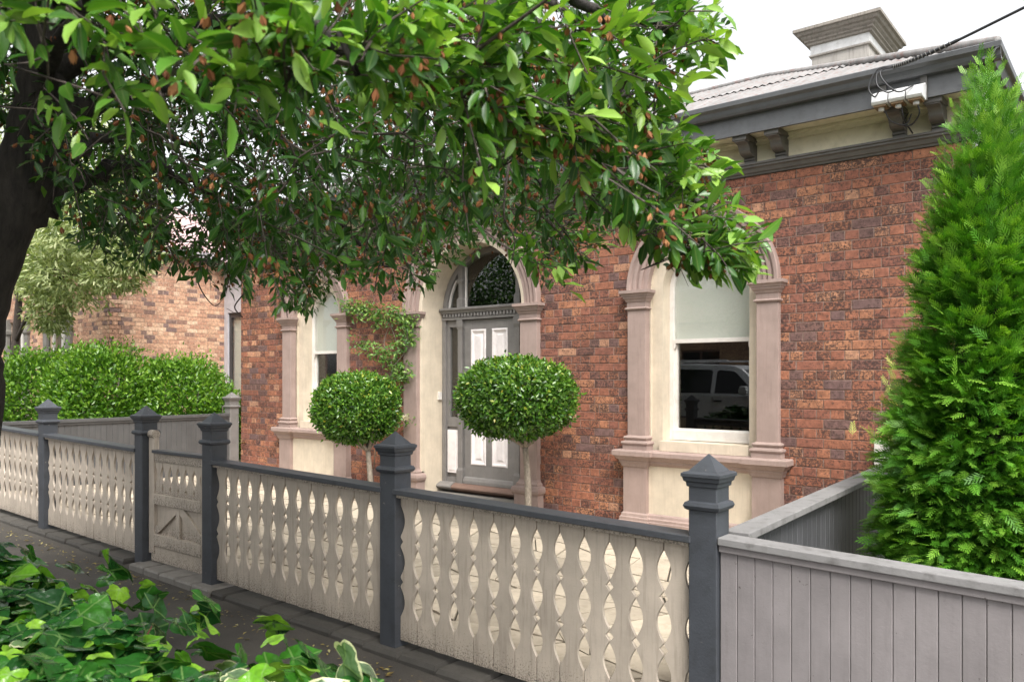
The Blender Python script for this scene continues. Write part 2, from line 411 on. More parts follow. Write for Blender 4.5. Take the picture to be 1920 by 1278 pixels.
class MB:
    """collects solids for ONE mesh; build() links it"""
    def __init__(s): s.v = []; s.f = []; s.r = []; s.smooth = []
    def add(s, verts, faces, rnd=None, smooth=False):
        o = len(s.v)
        s.v += [tuple(v) for v in verts]
        s.f += [tuple(i + o for i in f) for f in faces]
        if rnd is None: rnd = 0.5
        s.r += [rnd] * len(faces); s.smooth += [smooth] * len(faces)
    def box(s, x0, x1, y0, y1, z0, z1, rnd=None):
        s.rects([(x0, x1, y0, y1, z0), (x0, x1, y0, y1, z1)], rnd)
    def rects(s, st, rnd=None, cap0=True, cap1=True):
        """stack of rectangles (x0,x1,y0,y1,z) joined upward"""
        v = []; f = []
        for (x0, x1, y0, y1, z) in st: v += [(x0, y0, z), (x1, y0, z), (x1, y1, z), (x0, y1, z)]
        for k in range(len(st) - 1):
            a, b = 4 * k, 4 * k + 4
            for i in range(4):
                j = (i + 1) % 4
                f.append((a + i, a + j, b + j, b + i))
        if cap0: f.append((3, 2, 1, 0))
        if cap1:
            a = 4 * (len(st) - 1); f.append((a, a + 1, a + 2, a + 3))
        s.add(v, f, rnd)
    def prism(s, poly, axis, a0, a1, rnd=None):
        """polygon (2D) extruded along axis: 'y' -> poly is (x,z); 'x' -> (y,z); 'z' -> (x,y)"""
        def mk(p, a):
            if axis == 'y': return (p[0], a, p[1])
            if axis == 'x': return (a, p[0], p[1])
            return (p[0], p[1], a)
        n = len(poly)
        v = [mk(p, a0) for p in poly] + [mk(p, a1) for p in poly]
        f = [tuple(range(n)), tuple(range(2 * n - 1, n - 1, -1))]
        for i in range(n):
            j = (i + 1) % n
            f.append((i, i + n, j + n, j))
        s.add(v, f, rnd)
    def arch(s, cx, cz, prof, a0=0.0, a1=math.pi, n=36, close=True, smooth=False):
        """profile of (radius, y) swept round an arch centre in the XZ plane"""
        v = []; f = []; m = len(prof)
        for k in range(n + 1):
            a = a0 + (a1 - a0) * k / n
            for (r, y) in prof: v.append((cx + r * math.cos(a), y, cz + r * math.sin(a)))
        mm = m if close else m - 1
        for k in range(n):
            for i in range(mm):
                j = (i + 1) % m
                f.append((k * m + i, k * m + j, (k + 1) * m + j, (k + 1) * m + i))
        if close:
            f.append(tuple(range(m))); f.append(tuple(n * m + i for i in range(m - 1, -1, -1)))
        s.add(v, f, None, smooth)
    def tube(s, pts, rad, n=6, rnd=None, smooth=True, caps=True):
        pts = [Vector(p) for p in pts]
        if not hasattr(rad, '__len__'): rad = [rad] * len(pts)
        v = []; f = []
        prev = None
        for k, p in enumerate(pts):
            d = (pts[min(k + 1, len(pts) - 1)] - pts[max(k - 1, 0)])
            if d.length < 1e-9: d = Vector((0, 0, 1))
            d.normalize()
            if prev is None:
                x = d.orthogonal().normalized()
            else:
                x = prev - d * prev.dot(d)
                if x.length < 1e-6: x = d.orthogonal()
                x.normalize()
            prev = x
            y = d.cross(x)
            for i in range(n):
                a = 2 * math.pi * i / n
                v.append(p + (x * math.cos(a) + y * math.sin(a)) * rad[k])
        for k in range(len(pts) - 1):
            for i in range(n):
                j = (i + 1) % n
                f.append((k * n + i, k * n + j, (k + 1) * n + j, (k + 1) * n + i))
        if caps:
            f.append(tuple(range(n - 1, -1, -1))); f.append(tuple((len(pts) - 1) * n + i for i in range(n)))
        s.add(v, f, rnd, smooth)
    def lathe(s, prof, cx, cy, n=20, rnd=None):
        v = []; f = []
        for (r, z) in prof:
            for i in range(n):
                a = 2 * math.pi * i / n
                v.append((cx + r * math.cos(a), cy + r * math.sin(a), z))
        for k in range(len(prof) - 1):
            for i in range(n):
                j = (i + 1) % n
                f.append((k * n + i, k * n + j, (k + 1) * n + j, (k + 1) * n + i))
        s.add(v, f, rnd, True)
    def mesh(s, name):
        me = bpy.data.meshes.new(name)
        me.from_pydata(s.v, [], s.f)
        at = me.attributes.new('rnd', 'FLOAT', 'FACE')
        at.data.foreach_set('value', np.array(s.r, dtype=np.float32))
        me.polygons.foreach_set('use_smooth', np.array(s.smooth, dtype=bool))
        import bmesh
        bm = bmesh.new(); bm.from_mesh(me); bmesh.ops.recalc_face_normals(bm, faces=bm.faces); bm.to_mesh(me); bm.free()
        me.update()
        return me
    def build(s, name, mat, parent=None, bev=0.0, seg=2):
        """origin moves to the middle of the piece's base"""
        a = np.array(s.v, dtype=float)
        c = np.array([(a[:, 0].min() + a[:, 0].max()) / 2, (a[:, 1].min() + a[:, 1].max()) / 2, a[:, 2].min()])
        s.v = [tuple(p) for p in (a - c)]
        o = link(name, s.mesh(name), mat, parent, tuple(c))
        if bev:
            md = o.modifiers.new('bevel', 'BEVEL'); md.width = bev; md.segments = seg; md.limit_method = 'ANGLE'; md.angle_limit = math.radians(35)
        return o
def piece(name, mat, parent, *args, fn='box', bev=0.0, **kw):
    b = MB(); getattr(b, fn)(*args, **kw)
    return b.build(name, mat, parent, bev)

# leaf scattering -------------------------------------------------
def frames(ax, up):
    ax = ax / np.linalg.norm(ax, axis=1, keepdims=True)
    up = up - (up * ax).sum(1, keepdims=True) * ax
    nn = np.linalg.norm(up, axis=1, keepdims=True)
    bad = nn[:, 0] < 1e-4
    if bad.any():
        up[bad] = np.cross(ax[bad], np.array([1.0, 0.3, 0.2])); nn = np.linalg.norm(up, axis=1, keepdims=True)
    up = up / nn
    return np.cross(ax, up), ax, up
def leaf_mesh(name, tv, tf, pos, ax, up, scale, rnd, extra=None):
    """one mesh of many leaves; tv/tf template (all faces the same number of corners); attributes rnd, luv"""
    N, K = len(pos), len(tv)
    x, y, z = frames(np.array(ax, float), np.array(up, float))
    sc = np.asarray(scale, float).reshape(-1, 1, 1)
    V = pos[:, None, :] + sc * (tv[None, :, 0:1] * x[:, None, :] + tv[None, :, 1:2] * y[:, None, :] + tv[None, :, 2:3] * z[:, None, :])
    V = V.reshape(-1, 3)
    M = tf.shape[1]
    FF = (tf[None] + (np.arange(N) * K)[:, None, None]).reshape(-1, M)
    me = bpy.data.meshes.new(name)
    me.vertices.add(len(V)); me.vertices.foreach_set('co', V.astype(np.float32).ravel())
    me.loops.add(FF.size); me.loops.foreach_set('vertex_index', FF.astype(np.int32).ravel())
    me.polygons.add(len(FF)); me.polygons.foreach_set('loop_start', (np.arange(len(FF)) * M).astype(np.int32))
    me.polygons.foreach_set('use_smooth', np.ones(len(FF), dtype=bool))
    at = me.attributes.new('rnd', 'FLOAT', 'FACE'); at.data.foreach_set('value', np.repeat(np.asarray(rnd, np.float32), len(tf)))
    at = me.attributes.new('luv', 'FLOAT_VECTOR', 'POINT'); at.data.foreach_set('vector', np.tile(tv.astype(np.float32), (N, 1)).ravel())
    if extra:
        for k, arr in extra.items():
            at = me.attributes.new(k, 'FLOAT', 'POINT'); at.data.foreach_set('value', np.tile(arr.astype(np.float32), N))
    me.update(calc_edges=True); me.validate()
    return me
def leaf_template(nseg=4, width=0.42, fold=0.12, curl=0.12, shape=1.0):
    """ellipse leaf, base at 0, tip at y=1; two half blades folded at the midrib"""
    tv = []; tf = []
    for k in range(nseg + 1):
        s = k / nseg
        w = width * 0.5 * math.sin(math.pi * (0.04 + 0.93 * s ** shape)) ** 0.8
        zc = -curl * (s ** 2)
        tv += [(-w, s, zc + fold * w / max(width, 0.01)), (0, s, zc), (w, s, zc + fold * w / max(width, 0.01))]
    for k in range(nseg):
        a = 3 * k
        tf += [(a, a + 1, a + 4, a + 3), (a + 1, a + 2, a + 5, a + 4)]
    return np.array(tv, float), np.array(tf, int)
def rand_dirs(n):
    d = RNG.normal(size=(n, 3)); return d / np.linalg.norm(d, axis=1, keepdims=True)
def leaf_objects(name, tv, tf, pos, ax, up, scale, rnd, mat, parent, nvar=12, extra=None, mats=None):
    """single leaves as parts: shared mesh data in nvar tones"""
    x, y, z = frames(np.array(ax, float), np.array(up, float))
    metas = {}
    off = Vector((0, 0, 0)); p = parent
    while p is not None:
        off += p.location; p = p.parent
    for i in range(len(pos)):
        mt = mats[i] if mats is not None else mat
        key = (int(min(rnd[i], 0.999) * nvar), mt)
        if key not in metas:
            me = leaf_mesh(name, tv, tf, np.zeros((1, 3)), np.array([[0, 1., 0]]), np.array([[0, 0, 1.]]), [1.0], [(key[0] + 0.5) / nvar], extra)
            me.materials.append(MATS[mt]); metas[key] = me
        o = bpy.data.objects.new(name, metas[key])
        COL.objects.link(o)
        R = Matrix(((x[i][0], y[i][0], z[i][0]), (x[i][1], y[i][1], z[i][1]), (x[i][2], y[i][2], z[i][2])))
        o.rotation_euler = R.to_euler()
        o.scale = (float(scale[i]),) * 3
        o.location = Vector(pos[i]) - off
        o.parent = parent

#==BODY==
# ------------------------------------------------------------------ the ground
FY = 3.19                                  # front face of the fence posts
HY = 7.0                                   # brick face of the house
def gz(x):                                 # the street climbs gently to the left
    x = max(-24.0, min(14.0, x))
    return -0.045 + 0.0205 * (-1.6 - x)
XS = [-400, -60, -24, -18, -14, -12, -11, -10, -9, -8, -7, -6, -5, -4, -3, -2, -1.4, -1, 0, 2, 5, 9, 14, 60, 400]
def sheet(name, mat, y0, y1, dz0, dz1, xs, zf=gz, parent=None):
    b = MB(); v = []; f = []
    for x in xs: v += [(x, y0, zf(x) + dz0), (x, y1, zf(x) + dz1)]
    for k in range(len(xs) - 1): f.append((2 * k, 2 * k + 2, 2 * k + 3, 2 * k + 1))
    b.add(v, f)
    me = b.mesh(name); o = link(name, me, mat)
    tag(o, kind='structure'); return o
sheet('ground', 'lawn_earth', -400, 400, -0.06, -0.06, XS)
sheet('footpath', 'asphalt', 1.1, 3.36, -0.012, 0.0, XS)
sheet('garden_bed', 'soil', -0.25, 1.15, -0.02, 0.0, XS)
road = sheet('road', 'asphalt', -9.0, -0.9, -0.16 + 0.11, -0.05, XS)
def strip_box(name, mat, y0, y1, z0, z1, xs):
    b = MB(); v = []; f = []
    for x in xs:
        g = gz(x); v += [(x, y0, g + z0), (x, y1, g + z0), (x, y1, g + z1), (x, y0, g + z1)]
    for k in range(len(xs) - 1):
        a, c = 4 * k, 4 * k + 4
        for i in range(4): f.append((a + i, a + (i + 1) % 4, c + (i + 1) % 4, c + i))
    b.add(v, f); o = link(name, b.mesh(name), mat); tag(o, kind='structure'); return o
strip_box('kerb', 'bluestone', -0.6, -0.25, -0.1, 0.02, XS)
strip_box('kerb', 'bluestone', -9.3, -9.0, -0.1, 0.06, XS)
sheet('road_gutter', 'bluestone', -0.9, -0.6, -0.045, -0.045, XS)
sheet('far_footpath', 'concrete', -11.5, -9.3, 0.03, 0.03, XS)

# paved front yard: joint bed and single slabs
def yz(x, y):
    t = max(0.0, min(1.0, (y - 3.36) / 3.6))
    return (gz(x) + 0.07) * (1 - t) + 0.165 * t
b = MB(); v = []; f = []
yx = [-11.0 + 0.4 * i for i in range(25)] ; yx[-1] = -1.46
for x in yx: v += [(x, 3.33, yz(x, 3.33) - 0.012), (x, 7.02, yz(x, 7.02) - 0.012)]
for k in range(len(yx) - 1): f.append((2 * k, 2 * k + 2, 2 * k + 3, 2 * k + 1))
b.add(v, f)
yard = link('front_yard', b.mesh('front_yard'), 'paving_joint'); tag(yard, kind='structure')
rows, cols = 9, 27
gx = [[0] * (cols + 1) for _ in range(rows + 1)]
for j in range(rows + 1):
    sh = random.uniform(-0.1, 0.1)
    for i in range(cols + 1):
        x = -11.0 + (9.53) * i / cols; y = 3.38 + 3.6 * j / rows
        if 0 < i < cols: x += random.uniform(-0.09, 0.09) + (0.12 if j % 2 else -0.06)
        if 0 < j < rows: y += random.uniform(-0.09, 0.09)
        gx[j][i] = (x, y)
for j in range(rows):
    for i in range(cols):
        q = [gx[j][i], gx[j][i + 1], gx[j + 1][i + 1], gx[j + 1][i]]
        cx = sum(p[0] for p in q) / 4; cy = sum(p[1] for p in q) / 4
        sc = 1 - random.uniform(0.035, 0.06)
        q = [((p[0] - cx) * sc + cx, (p[1] - cy) * sc + cy) for p in q]
        h = random.uniform(0.0, 0.008)
        b = MB(); vv = [(p[0], p[1], yz(*p) - 0.03) for p in q] + [(p[0], p[1], yz(*p) + h) for p in q]
        b.add(vv, [(4, 5, 6, 7), (0, 1, 5, 4), (1, 2, 6, 5), (2, 3, 7, 6), (3, 0, 4, 7)], random.random())
        b.build('paving_slab', 'paving', yard)

# stone edging along the foot of the fence
edging = piece('edging', 'soil', None, -10.9, -1.5, 3.12, 3.36, -0.12, -0.06)
tag(edging, kind='structure')
x = -10.9
while x < -1.7:
    w = random.uniform(0.28, 0.46); x1 = min(x + w, -1.6)
    if not (-6.55 < (x + x1) / 2 < -5.45):
        b = MB(); g = gz((x + x1) / 2); j = random.uniform(-0.012, 0.012)
        b.rects([(x + .004, x1 - .008, 3.135 + j, 3.34, g - 0.04), (x + .004, x1 - .008, 3.135 + j, 3.34, g + 0.02), (x + .015, x1 - .018, 3.15 + j, 3.33, g + 0.036 + random.uniform(0, .01))], random.random())
        b.build('edging_stone', 'bluestone', edging)
    x = x1
x = -6.5
while x < -5.5:                               # paler slabs under the gate
    x1 = x + 0.24; g = gz(x)
    b = MB(); b.rects([(x, x1 - .01, 3.10, 3.36, g - 0.03), (x, x1 - .01, 3.10, 3.36, g + 0.035), (x + .01, x1 - .02, 3.11, 3.36, g + 0.048)], random.random())
    b.build('step_stone', 'gate_step_stone', edging)
    x = x1

# ------------------------------------------------------------------ brickwork
BH, BG = 0.0845, 0.0085
def brickwork(parent, org, ang, length, z0, z1, blocks, bmat, mmat, nsingle, score, depth=0.25, start=0.0):
    """English bond on a wall: local s along the wall, outward = local -y. blocks(z)-> [(s0,s1)...]; score(s,z,world)-> bigger = shows larger, None = hidden"""
    R = Matrix.Rotation(ang, 3, 'Z'); org = Vector(org)
    rows = int(round((z1 - z0) / BH)); bh = (z1 - z0) / rows
    core = MB(); rest = MB(); cand = []
    for r in range(rows):
        za, zb = z0 + r * bh, z0 + (r + 1) * bh
        zm = (za + zb) / 2
        bl = sorted(blocks(zm))
        segs = []; s = 0.0
        for (a, c) in bl:
            if a > s: segs.append((s, a))
            s = max(s, c)
        if s < length: segs.append((s, length))
        for (a, c) in segs:
            vv = [R @ Vector((q[0], q[1], q[2])) + org for q in
                  [(a, 0.0, za), (c, 0.0, za), (c, depth, za), (a, depth, za), (a, 0.0, zb), (c, 0.0, zb), (c, depth, zb), (a, depth, zb)]]
            core.add(vv, [(0, 1, 5, 4), (1, 2, 6, 5), (2, 3, 7, 6), (3, 0, 4, 7), (4, 5, 6, 7), (0, 3, 2, 1)])
        head = (r % 2 == 1)
        pitch = 0.1165 if head else 0.233
        s = -0.0583 if head else 0.0
        s += start
        while s < length:
            e = s + pitch - BG
            for (a, c) in segs:
                s0, s1 = max(s, a, 0), min(e, c)
                if s1 - s0 > 0.02:
                    full = (s1 - s0) > pitch - BG - 1e-4
                    w = R @ Vector(((s0 + s1) / 2, 0, zm)) + org
                    sc = score((s0 + s1) / 2, zm, w) if full else None
                    cand.append((sc if sc is not None else -1e9, s0, s1, za, head))
            s += pitch
    core.build('wall', mmat, parent)
    cand.sort(key=lambda q: -q[0])
    var = {}
    def rr():
        return random.random()
    def solid(s0, s1, za, p, z00):
        h = bh - BG; bvl = 0.003
        return ([(s0, 0.02, z00), (s1, 0.02, z00), (s1, 0.02, z00 + h), (s0, 0.02, z00 + h),
                 (s0, -p + bvl, z00), (s1, -p + bvl, z00), (s1, -p + bvl, z00 + h), (s0, -p + bvl, z00 + h),
                 (s0 + bvl, -p, z00 + bvl), (s1 - bvl, -p, z00 + bvl), (s1 - bvl, -p, z00 + h - bvl), (s0 + bvl, -p, z00 + h - bvl)],
                [(0, 1, 5, 4), (1, 2, 6, 5), (2, 3, 7, 6), (3, 0, 4, 7), (4, 5, 9, 8), (5, 6, 10, 9), (6, 7, 11, 10), (7, 4, 8, 11), (8, 9, 10, 11)])
    for k, (sc, s0, s1, za, head) in enumerate(cand):
        p = 0.004 + random.uniform(0, 0.004)
        rn = rr()
        if k < nsingle and sc > -1e8:
            q = int(rn * 30)
            key = (q, head)
            if key not in var:
                b = MB(); w = s1 - s0
                vv, ff = solid(-w / 2, w / 2, 0, 0.006, 0)
                b.add(vv, ff, (q + 0.5) / 30)
                var[key] = b.mesh('brick'); var[key].materials.append(MATS[bmat])
            loc = R @ Vector(((s0 + s1) / 2, random.uniform(-0.002, 0.002), za + BG / 2)) + org
            o = bpy.data.objects.new('brick', var[key]); COL.objects.link(o)
            o.location = loc; o.rotation_euler = (0, 0, ang); setparent(o, parent)
        else:
            vv, ff = solid(s0 + random.uniform(0, .002), s1 - random.uniform(0, .002), za, p, za + BG / 2)
            rest.add([R @ Vector(q) + org for q in vv], ff, rn)
    o = rest.build('brickwork', bmat, parent); o['kind'] = 'stuff'

# ------------------------------------------------------------------ the brick house
WX0, WX1 = -11.02, -1.05
house = empty('brick_house', (-6.2, HY, 0.15), 'red speckled brick cottage with arched windows, mauve trim and grey front door', 'house')
WINS = [(-3.305, 0.565, 2.49), (-9.14, 0.52, 2.49)]
DCX, DHO, DZS = -6.255, 0.785, 2.44
def blocks_front(z):
    out = []
    for (cx, ho, zs) in WINS:
        h = ho + 0.1
        if z > 0.25:
            if z <= zs: w = h
            else:
                q = (ho + 0.1) ** 2 - (z - zs) ** 2
                if q <= 0: continue
                w = math.sqrt(q)
            out.append((cx - w - WX0, cx + w - WX0))
    h = DHO + 0.12
    if z <= DZS: out.append((DCX - h - WX0, DCX + h - WX0))
    else:
        q = h * h - (z - DZS) ** 2
        if q > 0: w = math.sqrt(q); out.append((DCX - w - WX0, DCX + w - WX0))
    return out
CONE = ([-200, 100, 300, 560, 760, 900, 1100], [1800, 1785, 1745, 1710, 1655, 1635, 1640])
def score_front(s, z, w):
    u, v, t = proj(np.array(w))
    if u < 0 or u > np.interp(v, *CONE) - 12 or v < 265 or v > 930: return None
    for (cx, ho, zs) in WINS[:1]:
        if abs(w.x - cx) < ho + 0.3 and z < zs: return None
        if (w.x - cx) ** 2 + (z - zs) ** 2 < (ho + 0.3) ** 2: return None
    if u < 1170 and v < 560: return None
    if v > 880 - (u - 1480) * 0.45 and u > 1480: return None
    if v > 930: return None
    return -float(t)
brickwork(house, (WX0, HY, 0.0), 0.0, WX1 - WX0, 0.0, 3.455, blocks_front, 'brick_red', 'mortar', 300, score_front)
# flank walls and back, and the dark rooms behind the windows
brickwork(house, (WX1, HY + 0.255, 0.0), math.pi / 2, 4.84, 0.0, 3.455, lambda z: [], 'brick_red', 'mortar', 0, lambda s, z, w: None)
b = MB(); b.box(WX0, WX0 + 0.25, HY + 0.26, 12.1, 0.0, 3.45); b.build('side_wall', 'mortar', house)
b = MB(); b.box(WX0 + .26, WX1 - .26, 11.85, 12.1, 0.0, 3.45); b.build('back_wall', 'mortar', house)
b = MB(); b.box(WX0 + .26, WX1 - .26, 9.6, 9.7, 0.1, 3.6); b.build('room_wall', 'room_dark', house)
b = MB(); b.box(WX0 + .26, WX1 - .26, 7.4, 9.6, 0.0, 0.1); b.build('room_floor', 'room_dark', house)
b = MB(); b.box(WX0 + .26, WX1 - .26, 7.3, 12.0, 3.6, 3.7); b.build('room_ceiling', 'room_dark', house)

def capital(mb, x0, x1, zt, y, out=1.0):
    """moulded capital, zt = top"""
    o = lambda e, z: (x0 - e * out, x1 + e * out, y - e * out, HY + 0.03, zt + z)
    mb.rects([o(0.004, -0.20), o(0.004, -0.195), o(0.016, -0.19), o(0.022, -0.18), o(0.016, -0.170), o(0.004, -0.165), o(0.004, -0.115),
              o(0.012, -0.112), o(0.018, -0.095), o(0.034, -0.075), o(0.034, -0.062), o(0.042, -0.060), o(0.05, -0.04), o(0.064, -0.03), o(0.064, 0.0), o(0.02, 0.006)])
def pilbase(mb, x0, x1, zb, y, h=0.13):
    o = lambda e, z: (x0 - e, x1 + e, y - e, HY + 0.03, zb + z * h / 0.13)
    mb.rects([o(0.036, 0), o(0.036, 0.045), o(0.045, 0.05), o(0.05, 0.062), o(0.045, 0.076), o(0.022, 0.08), o(0.018, 0.092), o(0.028, 0.1), o(0.032, 0.112), o(0.024, 0.122), o(0.002, 0.13)])
def arch_prof(ri, ro):
    w = ro - ri
    return [(ri, HY + 0.06), (ri, HY - 0.02), (ri + .25 * w, HY - 0.02), (ri + .27 * w, HY - 0.045), (ri + .42 * w, HY - 0.05), (ri + .44 * w, HY - 0.035),
            (ri + .5 * w, HY - 0.035), (ri + .53 * w, HY - 0.065), (ri + .68 * w, HY - 0.07), (ri + .71 * w, HY - 0.055), (ri + .76 * w, HY - 0.06), (ri + .82 * w, HY - 0.085), (ri + .97 * w, HY - 0.09), (ro, HY - 0.08), (ro, HY + 0.03)]

def build_window(cx, ho, zs, inner):
    pw = 0.2; yb = HY + 0.075; yf = HY + 0.22
    L = cx - ho; Rr = cx + ho
    # timber sash frame is the window itself
    fr = MB(); w = 0.045; zb = 1.0
    fr.box(cx - inner, cx - inner + w, yf, yf + .07, zb, zs)
    fr.box(cx + inner - w, cx + inner, yf, yf + .07, zb, zs)
    fr.arch(cx, zs, [(inner - w, yf), (inner, yf), (inner, yf + .07), (inner - w, yf + .07)], n=28)
    fr.rects([(cx - inner + w, cx + inner - w, yf - .012, yf + .075, zb), (cx - inner + w, cx + inner - w, yf - .012, yf + .075, zb + 0.10), (cx - inner + w, cx + inner - w, yf + .01, yf + .075, zb + 0.115)])
    win = fr.build('window', 'window_white', house, 0.003)
    win['label'] = 'arched sash window with half drawn pale blind and mauve surround'
    # upper sash: meeting rail with horns
    mr = MB(); mr.box(cx - inner + w, cx + inner - w, yf - .005, yf + .055, 1.965, 2.005)
    for sx in (-1, 1):
        xx = cx + sx * (inner - w - .012)
        mr.prism([(xx - .011, 1.965), (xx + .011, 1.965), (xx + .009, 1.93), (xx + .004, 1.915), (xx - .004, 1.905), (xx - .009, 1.92)], 'y', yf - .004, yf + .05)
    mr.build('meeting_rail', 'window_white', win, 0.002)
    st = MB()
    for sx in (-1, 1):
        xx = cx + sx * (inner - w - .014); st.box(xx - .014, xx + .014, yf + .03, yf + .065, 1.115, 1.965)
    st.build('sash_stile', 'window_white', win)
    gi = inner - w
    pane = MB(); pane.prism([(cx - gi, 1.115), (cx + gi, 1.115), (cx + gi, 1.97), (cx - gi, 1.97)], 'y', yf + .045, yf + .049); pane.build('pane', 'glass', win)
    poly = [(cx - gi, 2.0), (cx + gi, 2.0)] + [(cx + gi * math.cos(a), zs + gi * math.sin(a)) for a in [math.pi * k / 24 for k in range(25)]]
    pane = MB(); pane.prism(poly, 'y', yf + .028, yf + .032); pane.build('pane', 'glass', win)
    poly2 = [(cx - gi + .005, 1.985), (cx + gi - .005, 1.985)] + [(cx + (gi + .02) * math.cos(a), zs + (gi + .02) * math.sin(a)) for a in [math.pi * k / 24 for k in range(25)]]
    bl = MB(); bl.prism(poly2, 'y', yf + .062, yf + .066); bl.build('blind', 'blind_cloth', win)
    # cream reveal and face band
    rv = MB()
    prof = [(inner, yb), (inner, yf + .09), (ho + .06, yf + .09), (ho + .06, HY + .05), (ho, HY + .05), (ho, yb)]
    rv.arch(cx, zs, prof, n=32)
    for sx in (-1, 1):
        rv.prism([(cx + sx * r, y) for (r, y) in prof], 'z', 0.88, zs)
    rv.box(cx - inner - .01, cx + inner + .01, HY + 0.02, yf + .09, 0.90, 0.995)
    rv.build('reveal', 'stucco_cream', win)
    ar = MB(); ar.arch(cx, zs, arch_prof(ho, ho + pw + .005), n=48); ar.build('arch_moulding', 'stucco_mauve', win)
    for (x0, x1) in ((L - pw, L), (Rr, Rr + pw)):
        s = MB(); s.box(x0, x1, HY - .065, HY + .03, 1.04, zs - .2); s.build('pilaster', 'stucco_mauve', win, 0.004)
        s = MB(); capital(s, x0, x1, zs, HY - .065); s.build('capital', 'stucco_mauve', win)
        s = MB(); pilbase(s, x0, x1, 0.905, HY - .065, 0.14); s.build('pilaster_base', 'stucco_mauve', win)
        s = MB()
        e = 0.03
        o = lambda q, z: (x0 - e - q, x1 + e + q, HY - .095 - q, HY + .03, z)
        s.rects([o(0.035, 0.10), o(0.035, 0.205), o(0.03, 0.21), o(0.03, 0.235), o(0.018, 0.245), o(0.014, 0.27), o(0.0, 0.285), o(0, 0.735), o(0.012, 0.74), o(0.018, 0.762), o(0.03, 0.785), o(0.03, 0.80), o(0.05, 0.815), o(0.066, 0.84), o(0.085, 0.85), o(0.085, 0.893), o(0.075, 0.905)])
        s.build('pedestal', 'stucco_mauve', win)
    s = MB()
    o = lambda q, z: (L + .03, Rr - .03, HY - .05 - q, HY + .03, z)
    s.rects([o(0.0, 0.752), o(0.012, 0.762), o(0.03, 0.785), o(0.03, 0.80), o(0.05, 0.815), o(0.066, 0.84), o(0.085, 0.85), o(0.085, 0.888), o(0.07, 0.897)])
    s.rects([o(0.05, 0.10), o(0.05, 0.203), o(0.042, 0.21), o(0.042, 0.233), o(0.022, 0.243), o(0.016, 0.268), o(0.0, 0.282)])
    s.build('sill', 'stucco_mauve', win)
    s = MB(); s.box(L + .03, Rr - .03, HY - .045, HY + .03, 0.28, 0.755); s.build('apron_panel', 'stucco_cream', win)
    return win
build_window(WINS[0][0], WINS[0][1], WINS[0][2], 0.445)
build_window(WINS[1][0], WINS[1][1], WINS[1][2], 0.40)

